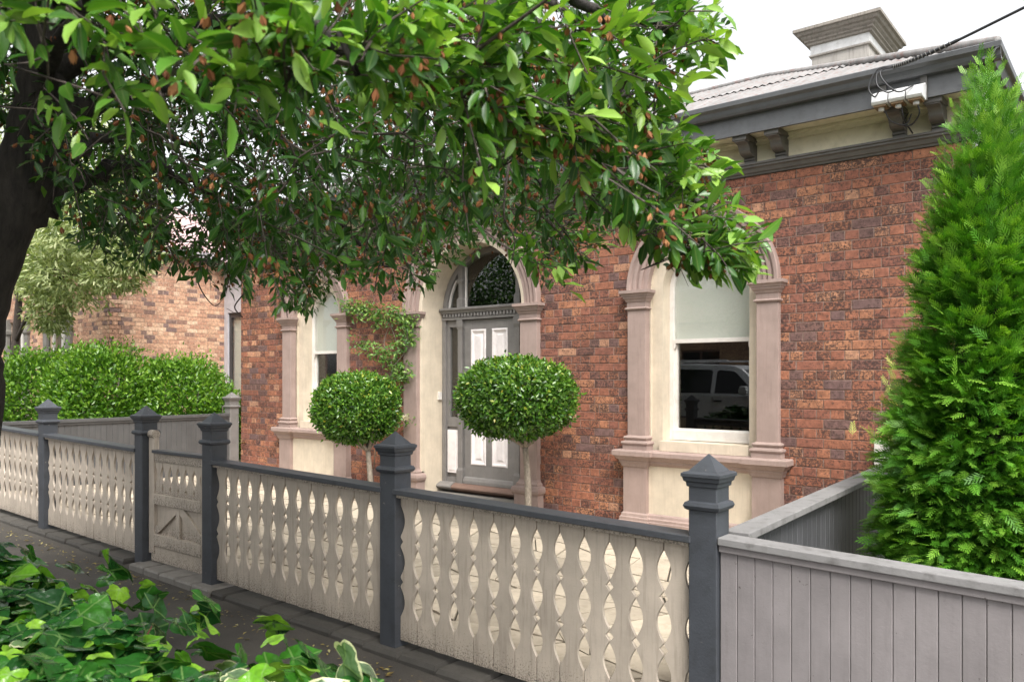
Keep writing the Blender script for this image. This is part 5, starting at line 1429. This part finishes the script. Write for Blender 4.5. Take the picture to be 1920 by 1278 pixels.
# withered blossoms: crumpled cups on short stalks
B_pos = np.array(B_pos); B_ax = np.array(B_ax); nb_ = len(B_pos)
u_, v_, t_ = proj(B_pos); kb = (v_ < np.interp(u_, *VMAX)) & (u_ < np.interp(v_, *UMAX)) & (np.linalg.norm(B_pos - np.array([0, 0, CAMZ]), axis=1) > 1.2)
B_pos, B_ax = B_pos[kb], B_ax[kb]
pv = []; pf = []
for k in range(5):
    a = 2 * math.pi * k / 5
    ca, sa = math.cos(a), math.sin(a); ta, tb = -sa, ca
    o_ = len(pv)
    pv += [(ca * .05, 0, sa * .05), (ca * .22 + ta * .2, .45, sa * .22 + tb * .2), (ca * .16 + ta * -.02, 1.0, sa * .16), (ca * .26 - ta * .2, .5, sa * .26 - tb * .2)]
    pf.append((o_, o_ + 1, o_ + 2, o_ + 3))
pv = np.array(pv); pf = np.array(pf)
me = leaf_mesh('withered_blossoms', pv, pf, B_pos, B_ax, rand_dirs(len(B_pos)), RNG.uniform(.015, .028, len(B_pos)), RNG.random(len(B_pos)))
o = link('withered_blossoms', me, 'blossom_dry', tree); o['kind'] = 'stuff'
# bare twigs hanging from the canopy
for pts in ([(462, 545, 4.6), (440, 575, 4.5), (455, 595, 4.4), (425, 578, 4.5)], [(378, 480, 4.2), (372, 530, 4.2), (400, 572, 4.2), (420, 560, 4.2)], [(955, 300, 2.6), (945, 400, 2.6), (965, 450, 2.6), (955, 510, 2.6)], [(285, 0, 1.9), (305, 60, 1.9), (365, 110, 1.9)]):
    b = MB(); b.tube(curve([P(*q) for q in pts], 6), [.005 - .0035 * k / (6 * (len(pts) - 1)) for k in range(6 * (len(pts) - 1) + 1)], 5); b.build('bare_twig', 'twig', tree)

# ---- generic leafy crown
def shell_points(n_, cen, rad, inner=.55, jag=.12, flat=0.0, lump=None):
    d = rand_dirs(n_)
    ph = np.sin(d[:, 0] * 5.1 + 1.3) * np.cos(d[:, 1] * 4.3 + d[:, 2] * 3.7) + .6 * np.sin(d[:, 2] * 8.0 + d[:, 0] * 6.0)
    rr = (inner + (1 - inner) * RNG.random(n_) ** .35) * (1 + jag * ph * .5 + jag * .35 * RNG.normal(size=n_))
    p = d * rr[:, None]
    if flat: p[:, 2] = np.where(p[:, 2] < -flat, -flat + (p[:, 2] + flat) * .15, p[:, 2])
    return cen + p * rad, d
def crown(parent, cen, rad, n_, size, mat, tmpl=(LX_V, LX_F), inner=.55, jag=.12, flat=0.0, name='crown', upw=.3, droop=0.0, top_bright=.35, power=2):
    cen = np.array(cen, float); rad = np.array(rad, float)
    p, d = shell_points(n_, cen, rad, inner, jag, flat)
    ax = d + RNG.normal(size=(n_, 3)) * .75 + np.array([0, 0, upw - droop])
    up = d * .8 + np.array([0, 0, .5]) + RNG.normal(size=(n_, 3)) * .5
    depth = np.linalg.norm((p - cen) / rad, axis=1)
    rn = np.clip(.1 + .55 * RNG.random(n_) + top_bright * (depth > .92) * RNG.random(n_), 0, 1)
    me = leaf_mesh(name, tmpl[0], tmpl[1], p, ax, up, RNG.uniform(size[0], size[1], n_), rn)
    o = link(name, me, mat, parent); o['kind'] = 'stuff'; return o

# ---- a second street tree up the road (seen mirrored in the fanlight)
t2 = empty('street_tree', (-12.5, .6, gz(-12.5)), 'round leafy street tree further up the road, mirrored in the fanlight', 'tree')
b = MB(); b.tube([(-12.5, .6, gz(-12.5) - .05), (-12.45, .62, 1.2), (-12.5, .55, 2.4), (-12.4, .6, 3.6)], [.2, .15, .13, .07], 10); b.build('trunk', 'bark_dark', t2)
for k in range(6):
    a = k * 1.05; b = MB(); b.tube([(-12.5, .55, 2.2 + .1 * k), (-12.5 + .6 * math.cos(a), .55 + .6 * math.sin(a), 3.0), (-12.5 + 1.5 * math.cos(a), .55 + 1.5 * math.sin(a), 3.8)], [.07, .05, .015], 6); b.build('limb', 'bark_dark', t2)
crown(t2, (-12.5, .6, 4.1), (2.4, 2.2, 1.9), 22000, (.08, .13), 'leaf_tree', inner=.35, jag=.25)

# ---- clipped standards either side of the path
def topiary(u, v, Y, w, h, label, trunk_uv, seed):
    global RNG
    c = on_y(u, v, Y); t = Y / ray(u, v).y
    gx_, gy_ = c.x, c.y
    g0 = yz(gx_, gy_)
    root = empty('topiary_tree', (gx_, gy_, g0), label, 'tree')
    zc = c.z; rad = np.array([w / 2, w / 2, h / 2])
    n_ = 21000
    d = rand_dirs(n_)
    q = np.sign(d) * np.abs(d) ** .9; q = q / (np.abs(q) ** 2.25).sum(1, keepdims=True) ** (1 / 2.25)   # squarish, like a clipped bun
    rr = .62 + .40 * RNG.random(n_) ** .5
    stray = RNG.random(n_) < .012; rr[stray] = RNG.uniform(1.02, 1.12, stray.sum())
    lum = 1 + .045 * np.sin(11 * d[:, 2] + 5 * d[:, 0]) * np.sin(9 * d[:, 1] + seed) + .03 * np.sin(7 * d[:, 0] + seed) * np.cos(6 * d[:, 1] - seed) + .018 * RNG.normal(size=n_)
    p = np.array([gx_, gy_, zc]) + q * (rr * lum)[:, None] * rad
    ax = d * .8 + RNG.normal(size=(n_, 3)) * .8 + np.array([0, 0, .25]); up = d + RNG.normal(size=(n_, 3)) * .5
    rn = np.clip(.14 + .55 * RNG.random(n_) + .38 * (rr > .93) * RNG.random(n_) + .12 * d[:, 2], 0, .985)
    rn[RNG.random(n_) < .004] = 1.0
    me = leaf_mesh('crown', LX_V, LX_F, p, ax, up, RNG.uniform(.036, .060, n_), rn); o = link('crown', me, 'leaf_topiary', root); o['kind'] = 'stuff'
    tb = Vector((gx_ + .02, gy_, g0 - .05)); fork = P(*trunk_uv, t); fork.y = gy_
    fork = Vector((on_y(trunk_uv[0], trunk_uv[1], Y)))
    low = on_y(trunk_uv[0] + .3 * (trunk_uv[0] - u), trunk_uv[1] + 110, Y)
    b = MB(); b.tube(curve([Vector((low.x, low.y, g0 - .05)), low.lerp(fork, .4) + Vector((.012, 0, 0)), fork], 5), [.038, .037, .036, .035, .034, .033, .032, .031, .030, .029, .030], 8); b.build('trunk', 'bark_pale', root)
    for k in range(6):
        a = k * 1.047 + seed; e = Vector((gx_ + .34 * w * math.cos(a), gy_ + .34 * w * math.sin(a), zc - .16 * h))
        b = MB(); b.tube(curve([fork, fork.lerp(e, .5) + Vector((0, 0, -.03)), e], 4), [.022, .021, .02, .019, .018, .016, .014, .012, .01], 6); b.build('branch', 'bark_pale', root)
    for k in range(14):
        a = random.uniform(0, 6.28); r_ = random.uniform(.1, .42) * w
        e = Vector((gx_ + r_ * math.cos(a), gy_ + r_ * math.sin(a), zc + random.uniform(-.2, .3) * h))
    tg = MB()
    for k in range(40):
        a = random.uniform(0, 6.28); r_ = random.uniform(.1, .46) * w
        e = Vector((gx_ + r_ * math.cos(a), gy_ + r_ * math.sin(a), zc + random.uniform(-.38, .3) * h))
        s_ = fork.lerp(Vector((gx_, gy_, zc)), random.uniform(.3, .9)); tg.tube([s_, s_.lerp(e, .5) + Vector((0, 0, .03)), e], [.008, .006, .003], 4, caps=False)
    o = tg.build('twigs', 'bark_pale', root); o['kind'] = 'stuff'
topiary(968, 746, 6.2, 1.13, .79, 'wide clipped bun topiary on a pale stem in front of the grey door', (985, 838), 0.4)
topiary(668, 765, 6.2, .97, .82, 'smaller clipped round topiary before the window nearer the neighbour', (690, 845), 2.1)

# ---- conifer behind the board fence
con = empty('conifer', (-.68, 5.0, .05), 'tall tapering bright green conifer behind the plain grey board fence', 'tree')
b = MB(); b.tube([(-.68, 5.0, 0), (-.68, 5.0, 1.5), (-.68, 5.0, 2.9)], [.07, .04, .006], 8); b.build('trunk', 'bark_dark', con)
CZ = [0.15, .5, .85, 1.2, 1.6, 2.0, 2.4, 2.8, 3.1, 3.3, 3.47]
CR = [.37, .465, .505, .465, .405, .34, .28, .195, .12, .065, .01]
# one spray: a flat fan of scaly twigs
sv = []; sf = []
def spr(ox, oy, ang, ln, wd):
    o_ = len(sv); ca, sa = math.cos(ang), math.sin(ang)
    def tr_(a, c): return (ox + a * ca - c * sa, oy + a * sa + c * ca)
    for (a, c, z_) in ((0, 0, 0), (ln * .55, -wd, -.03), (ln, 0, 0.02), (ln * .55, wd, -.03)):
        x_, y_ = tr_(a, c); sv.append((x_, y_, z_ - .16 * y_ * y_))
    sf.append((o_, o_ + 1, o_ + 2, o_ + 3))
spr(0, 0, math.pi / 2, 1.0, .035)
for k in range(5):
    s = .10 + .17 * k; ln = .50 * (1 - .55 * s)
    for sg in (-1, 1): spr(0, s + (.08 if sg > 0 else 0), math.pi / 2 + sg * (.70 - .2 * s), ln, .036)
sv = np.array(sv); sf = np.array(sf)
def conifer_sprays(nclump, per):
    P_, A_, U_, S_, R_ = [], [], [], [], []
    for c in range(nclump):
        z = min(3.40, .15 + 3.3 * (1 - math.sqrt(RNG.random())) ** .95); a = RNG.random() * 2 * math.pi
        lump = 1 + .08 * math.sin(3 * a + 2.2 * z) * math.sin(4.1 * z + a) + .06 * math.sin(7 * a - 5 * z)
        fr = .58 + .42 * RNG.random() ** .5
        r = float(np.interp(z, CZ, CR)) * lump * fr * 1.02
        dr = np.array([math.cos(a), math.sin(a), 0]); tg = np.array([-math.sin(a), math.cos(a), 0])
        lift = float(np.interp(z, [0, 1.2, 2.4, 3.4], [.05, .30, 1.0, 2.6]))
        main = dr + np.array([0, 0, lift]) + RNG.normal(size=3) * .22; main /= np.linalg.norm(main)
        plane = np.cross(main, tg) + RNG.normal(size=3) * .35; plane /= np.linalg.norm(plane)
        sidev = np.cross(plane, main)
        k_ = int(per * np.interp(z, [0, 2.6, 3.4], [1, .8, .45])); tone = RNG.random()
        base = np.array([-.68, 5.0, z]) + dr * r
        ext = float(np.interp(z, [0, 2.4, 3.4], [.17, .14, .08]))
        for q in range(k_):
            s = RNG.uniform(-1, .7); w = RNG.uniform(-1, 1) * (1 - .6 * max(0, s))
            pp = base + main * s * ext * .8 + sidev * w * ext * .75 + RNG.normal(size=3) * .018
            ax = main + sidev * w * .9 + np.array([0, 0, -.18 + .2 * lift]) + RNG.normal(size=3) * .25
            P_.append(pp); A_.append(ax); U_.append(plane + RNG.normal(size=3) * .4)
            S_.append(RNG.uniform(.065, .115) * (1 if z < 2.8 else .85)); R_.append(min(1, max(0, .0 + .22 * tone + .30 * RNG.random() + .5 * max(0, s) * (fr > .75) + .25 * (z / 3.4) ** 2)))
    return [np.array(q) for q in (P_, A_, U_, S_, R_)]
p, ax, up, siz, rn = conifer_sprays(2150, 17)
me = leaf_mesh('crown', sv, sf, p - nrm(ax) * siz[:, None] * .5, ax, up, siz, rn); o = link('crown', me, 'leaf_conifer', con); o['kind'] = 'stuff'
core = MB(); core.lathe([(.36, .1)] + [(r * .42 if z_ < 3.0 else .004, min(z_, 3.0)) for z_, r in zip(CZ[1:], CR[1:])], -.68, 5.0, 14); o = core.build('dark_core', 'bark_dark', con)  # solid dark core, standing in for shade deep inside the crown
# golden shrub between conifer and wall
q = on_y(1705, 770, 6.35)
gs = empty('golden_shrub', (q.x + .22, 6.35, .12), 'loose yellow-green shrub poking out between conifer and brick wall', 'shrub')
b = MB(); 
for k in range(9): b.tube([(q.x + .22, 6.35, .1), (q.x + .2 + random.uniform(-.15, .2), 6.35 + random.uniform(-.1, .1), 1.0), (q.x + random.uniform(-.16, .35), 6.35 + random.uniform(-.15, .15), random.uniform(1.3, 1.7))], [.012, .008, .003], 5)
b.build('stem', 'twig', gs)
n_ = 260; p = np.stack([q.x + .15 + RNG.normal(size=n_) * .13, 6.35 + RNG.normal(size=n_) * .12, RNG.uniform(1.05, 1.68, n_)], 1)
ax = RNG.normal(size=(n_, 3)) * .5 + np.array([-.3, -.2, .9])
me = leaf_mesh('foliage', sv, sf, p, ax, rand_dirs(n_), RNG.uniform(.08, .14, n_), RNG.random(n_)); o = link('foliage', me, 'leaf_gold', gs); o['kind'] = 'stuff'

# ---- neighbour's hedge of rounded bushes
def bush(u, v, Y, w, h, d, n_, label, group=None):
    c = on_y(u, v, Y); g0 = gz(c.x) - .05
    root = empty('hedge_bush', (c.x, Y, g0), label, 'bush', group)
    b = MB()
    for k in range(7):
        a = k * .9; b.tube([(c.x, Y, g0), (c.x + .25 * w * math.cos(a), Y + .25 * d * math.sin(a), g0 + .5), (c.x + .38 * w * math.cos(a), Y + .38 * d * math.sin(a), c.z)], [.03, .02, .008], 5)
    b.build('stem', 'twig', root)
    zb = g0 + .15; zt = c.z + h / 2
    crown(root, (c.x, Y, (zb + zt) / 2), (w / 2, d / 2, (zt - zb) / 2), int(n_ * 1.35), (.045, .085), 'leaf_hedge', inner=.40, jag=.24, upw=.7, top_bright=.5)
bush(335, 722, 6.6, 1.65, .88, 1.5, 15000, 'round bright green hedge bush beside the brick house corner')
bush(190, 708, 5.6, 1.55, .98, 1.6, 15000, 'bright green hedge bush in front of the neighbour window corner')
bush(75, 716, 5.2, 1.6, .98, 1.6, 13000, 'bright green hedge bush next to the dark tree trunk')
bush(425, 760, 7.0, .7, .5, .6, 3000, 'small sprawling shrub in the gap between the two houses')

# ---- variegated tree in the neighbour's garden
vt = empty('variegated_tree', (-16.2, 5.6, gz(-16.2)), 'pale grey-green variegated tree leaning over the hedge', 'tree')
b = MB(); b.tube(curve([Vector((-16.3, 5.6, .15)), Vector((-16.2, 5.6, 1.4)), Vector((-16.0, 5.6, 2.6)), Vector((-15.6, 5.6, 4.2))], 4), [.1, .098, .095, .09, .085, .08, .075, .07, .065, .06, .05, .04, .03], 8); b.build('trunk', 'twig', vt)
for (u, v, Y, rx, rz_, n_) in ((185, 410, 5.6, 1.15, .75, 6500), (120, 510, 5.5, .85, .60, 3600), (245, 470, 5.7, .5, .35, 1500), (60, 380, 5.6, 1.2, .9, 5000), (215, 520, 5.7, .55, .22, 1200), (150, 300, 5.8, 1.3, .8, 4000), (95, 585, 5.5, .42, .36, 1300), (70, 500, 5.5, .7, .5, 2200), (20, 240, 5.8, 1.4, .9, 3500)):
    c = on_y(u, v, Y)
    b = MB(); b.tube(curve([Vector((-16.0, 5.6, min(4.0, max(1.8, c.z - .4)))), Vector((-16.0, 5.6, c.z)).lerp(c, .5) + Vector((0, 0, .15)), c], 4), [.04, .036, .033, .03, .026, .022, .018, .014, .01], 6); b.build('limb', 'twig', vt)
    crown(vt, c, (rx, rx * .8, rz_), n_, (.07, .125), 'leaf_pale', tmpl=leaf_template(2, .30, .1, .1), inner=.25, jag=.3, upw=-.1)

# ---- climbing rose on the wall
vine = empty('climbing_rose', (-7.75, 6.9, .16), 'straggling climbing rose with green leaves on the brick beside the door', 'climber')
stems = [[(700, 880), (715, 760), (735, 690), (720, 640), (745, 590), (770, 600)], [(722, 735), (738, 690), (745, 650), (725, 600), (690, 580), (650, 572)], [(735, 690), (760, 660), (775, 640)], [(735, 655), (700, 650), (675, 648)], [(740, 790), (757, 790)], [(718, 610), (700, 600), (668, 590), (645, 560)]]
vp = []
for s in stems:
    pts = curve([on_y(u, v, 6.94 - random.uniform(0, .05)) for (u, v) in s], 6)
    b = MB(); b.tube(pts, [.007 - .004 * k / len(pts) for k in range(len(pts))], 5); b.build('stem', 'bark_pale', vine)
    vp += pts
spots = [(650, 572, 22), (668, 582, 26), (690, 580, 26), (708, 596, 26), (730, 590, 24), (750, 592, 26), (768, 606, 22), (760, 630, 18), (742, 650, 20), (730, 672, 22), (750, 690, 24), (738, 712, 22), (760, 705, 16), (676, 648, 12), (695, 652, 12), (715, 660, 14), (770, 640, 12), (757, 790, 6)]
vpos = []
for (u, v, k) in spots:
    for _ in range(k * 5): 
        q = on_y(u + random.gauss(0, 10), v + random.gauss(0, 9), 6.93 - abs(random.gauss(0, .06))); vpos.append(tuple(q))
vpos = np.array(vpos); n_ = len(vpos)
me = leaf_mesh('foliage', LS_V, LS_F, vpos, RNG.normal(size=(n_, 3)) + np.array([.1, -.5, -.2]), RNG.normal(size=(n_, 3)) * .5 + np.array([0, -.8, .6]), RNG.uniform(.035, .07, n_), RNG.random(n_)); o = link('foliage', me, 'leaf_vine', vine); o['kind'] = 'stuff'
c = on_y(760, 784, 6.86)
n_ = 26; dd = rand_dirs(n_)
me = leaf_mesh('bloom', LS_V * np.array([1.8, 1, 1]), LS_F, np.array(c) + dd * .012, dd + np.array([0, -.3, .2]), rand_dirs(n_), RNG.uniform(.035, .05, n_), RNG.random(n_)); link('bloom', me, 'petal_white', vine)

# ------------------------------------------------------------------ ivy bank
iv = [(0, 0.02), (0.15, -.12), (.34, -.17), (.50, -.04), (.50, .12), (.62, .27), (.47, .45), (.30, .66), (0.0, 1.0)]
outl = [(x, y) for (x, y) in iv] + [(-x, y) for (x, y) in reversed(iv[1:-1])]
def ivy_template(sub_=True, rings=(.34, .68, 1.0)):
    """five lobed leaf: centre at the stalk joint, rings towards the outline; veins run to the lobe tips"""
    pts = [(x * 1.0, y * .95) for (x, y) in outl]
    fine = []
    for k in range(len(pts)):
        a, c = pts[k], pts[(k + 1) % len(pts)]
        fine += [a, ((a[0] + c[0]) / 2 * 1.03, (a[1] + c[1]) / 2 * 1.03)] if sub_ else [a]
    cx_, cy_ = 0.0, .08
    V = [(cx_, cy_, -.03)]; vein = [1.0]; edge = [0.0]
    tips = [(0, 1), (.55, .24), (-.55, .24), (.40, -.14), (-.40, -.14)]
    for rk in rings:
        for (x, y) in fine:
            px, py = cx_ + (x - cx_) * rk, cy_ + (y - cy_) * rk
            best = 0
            for (tx, ty) in tips:
                L_ = math.hypot(tx, ty - cy_); dx_, dy_ = tx / L_, (ty - cy_) / L_
                dist = abs((px) * dy_ - (py - cy_) * dx_); al = px * dx_ + (py - cy_) * dy_
                if al > 0: best = max(best, 1 - dist * 5.5)
            fold = .16 * abs(px) - .30 * (px * px + (py - .25) ** 2) + .07 * math.sin(7 * px + 1) * math.cos(6 * py) - .03 * best
            V.append((px, py, fold)); vein.append(max(0, best)); edge.append(rk ** 2)
    m = len(fine); Fq = []
    for k in range(m): Fq.append((0, 1 + k, 1 + (k + 1) % m))
    for r in range(len(rings) - 1):
        for k in range(m):
            a, c = 1 + r * m + k, 1 + r * m + (k + 1) % m
            Fq += [(a, a + m, c + m), (a, c + m, c)]
    return np.array(V), np.array(Fq), np.array(vein), np.array(edge)
IV, IF, IVE, IED = ivy_template()
IV2, IF2, IVE2, IED2 = ivy_template(False, (.55, 1.0))
ivy = empty('ivy_bank', (-2.8, .8, gz(-2.8)), 'bank of big glossy green and cream edged ivy leaves along the footpath', 'ivy')
def ivy_top(x, y):
    base = .92 + .05 * np.clip((x + 2.2) / .6, 0, 1) + .035 * np.clip(-2.0 - x, -1, 3) + .05 * np.sin(3.1 * x + 1) * np.cos(4 * y) + .03 * np.sin(7 * x + 5 * y)
    e = np.clip((1.24 - y) / .22, 0, 1); e2 = np.clip((y + .12) / .2, 0, 1)
    r = np.clip((-.98 - x) / .30, 0, 1)
    return base * (1 - (1 - e) ** 2 * .75) * (1 - (1 - e2) ** 2 * .75) * (1 - (1 - r) ** 2 * .8)
n_ = 4600
xx = RNG.uniform(-6.2, -.98, n_); yy_ = RNG.uniform(-.1, 1.27, n_)
lay = RNG.random(n_)
zz = ivy_top(xx, yy_) - .16 * (lay > .55) * RNG.random(n_) - .02 * RNG.random(n_)
# the face towards the footpath and the free end
n2 = 1100
xf = RNG.uniform(-6.2, -1.05, n2); zf_ = RNG.uniform(.05, .92, n2); yf_ = 1.25 + .05 * RNG.normal(size=n2) + .04
n3 = 260
xe = -1.02 + .05 * RNG.normal(size=n3); ye = RNG.uniform(-.05, 1.2, n3); ze = RNG.uniform(.05, .8, n3)
pos = np.concatenate([np.stack([xx, yy_, zz], 1), np.stack([xf, yf_, zf_], 1), np.stack([xe, ye, ze], 1)])
nor = np.concatenate([np.tile([0, .12, 1.0], (n_, 1)), np.tile([0, 1.0, .45], (n2, 1)), np.tile([1.0, 0, .45], (n3, 1))])
N = len(pos)
up = nor + RNG.normal(size=(N, 3)) * .30 + np.array([.10, -.20, .15])
ax = RNG.normal(size=(N, 3)) * np.array([.7, .7, .25]) + np.array([.12, .25, -.18])
siz = RNG.uniform(.078, .135, N) * (1 - .3 * (RNG.random(N) < .3))
rn = np.clip(.02 + .62 * RNG.random(N), 0, 1); young = RNG.random(N) < np.clip(.10 + .16 * (pos[:, 0] + 3.4), .08, .34); rn[young] = RNG.uniform(.75, 1, young.sum()); siz[young] *= .8
pv_ = np.clip((pos[:, 0] + 2.1) / 1.3, .05, .5) * (pos[:, 1] < 1.4)
var = RNG.random(N) < pv_
u_, v_, t_ = proj(pos)
ok = np.linalg.norm(pos - np.array([0, 0, CAMZ]), axis=1) > .75
trunkd = np.hypot(pos[:, 0] + 3.95, pos[:, 1] - 1.03) > .24
ok &= trunkd
pos, up, ax, siz, rn, var, t_, u_, v_ = [a[ok] for a in (pos, up, ax, siz, rn, var, t_, u_, v_)]
inf = (t_ > .3) & (u_ > -60) & (u_ < 1000) & (v_ > 900) & (v_ < 1340) & (pos[:, 2] > ivy_top(pos[:, 0], pos[:, 1]) - .06)
key = np.where(inf, siz / np.maximum(t_, .3), -1); order = np.argsort(-key); ind, rest = order[:300], order[300:]
EX = {'vein': IVE, 'edge': IED}
leaf_objects('leaf', IV, IF, pos[ind], ax[ind], up[ind], siz[ind], rn[ind], None, ivy, 14, EX, ['ivy_variegated' if q else 'ivy_green' for q in var[ind]])
for vv_, mt in ((False, 'ivy_green'), (True, 'ivy_variegated')):
    s = rest[var[rest] == vv_]
    me = leaf_mesh('foliage', IV2, IF2, pos[s], ax[s], up[s], siz[s], rn[s], {'vein': IVE2, 'edge': IED2}); o = link('foliage', me, mt, ivy); o['kind'] = 'stuff'
# stems and stalks
b = MB()
for k in range(300):
    x = random.uniform(-6, -1.35); y = random.uniform(0, 1.2); z = float(ivy_top(np.array([x]), np.array([y]))[0])
    d = Vector((random.gauss(0, 1), random.gauss(0, 1), 0)).normalized() * random.uniform(.08, .3)
    b.tube([(x, y, z - .30), (x + d.x * .5, y + d.y * .5, z - .12), (x + d.x, y + d.y, z - .05 + random.uniform(-.03, .02))], [.005, .004, .002], 5, caps=False)
o = b.build('stems', 'stem_red', ivy); o['kind'] = 'stuff'
# earth bank the ivy grows on
b = MB(); gxn = np.linspace(-6.3, -1.25, 42); gyn = np.linspace(.02, 1.12, 12); v = []; f = []
for x in gxn:
    for y in gyn:
        ed_ = (y <= .03 or y >= 1.11 or x >= -1.26 or x <= -6.29)
        v.append((x, y, gz(x) - .05 if ed_ else float(ivy_top(np.array([x]), np.array([y]))[0]) - .24 + random.uniform(-.02, .02)))
m_ = len(gyn)
for i in range(len(gxn) - 1):
    for j in range(m_ - 1): f.append((i * m_ + j, (i + 1) * m_ + j, (i + 1) * m_ + j + 1, i * m_ + j + 1))
b.add(v, f, None, True); bank = b.build('earth_bank', 'soil'); tag(bank, kind='structure')

# ------------------------------------------------------------------ litter on the path
n_ = 700
x = RNG.uniform(-9, -1.6, n_); y = np.where(RNG.random(n_) < .6, 3.04 - np.abs(RNG.normal(size=n_)) * .12, RNG.uniform(1.4, 3.0, n_))
z = np.array([gz(q) for q in x]) + .004 + .012 * RNG.random(n_) - .012 * (1 - (y - 1.1) / 2.26)
p = np.stack([x, y, z], 1)
me = leaf_mesh('fallen_leaves', LS_V, LS_F, p, np.stack([RNG.normal(size=n_), RNG.normal(size=n_), .05 * RNG.normal(size=n_)], 1), np.tile([0, 0, 1.0], (n_, 1)) + RNG.normal(size=(n_, 3)) * .15, RNG.uniform(.010, .042, n_), RNG.random(n_) ** 1.5)
o = link('fallen_leaves', me, 'fallen'); tag(o, 'scattered small yellow and brown leaf litter on the dark footpath', 'leaf litter', kind='stuff')
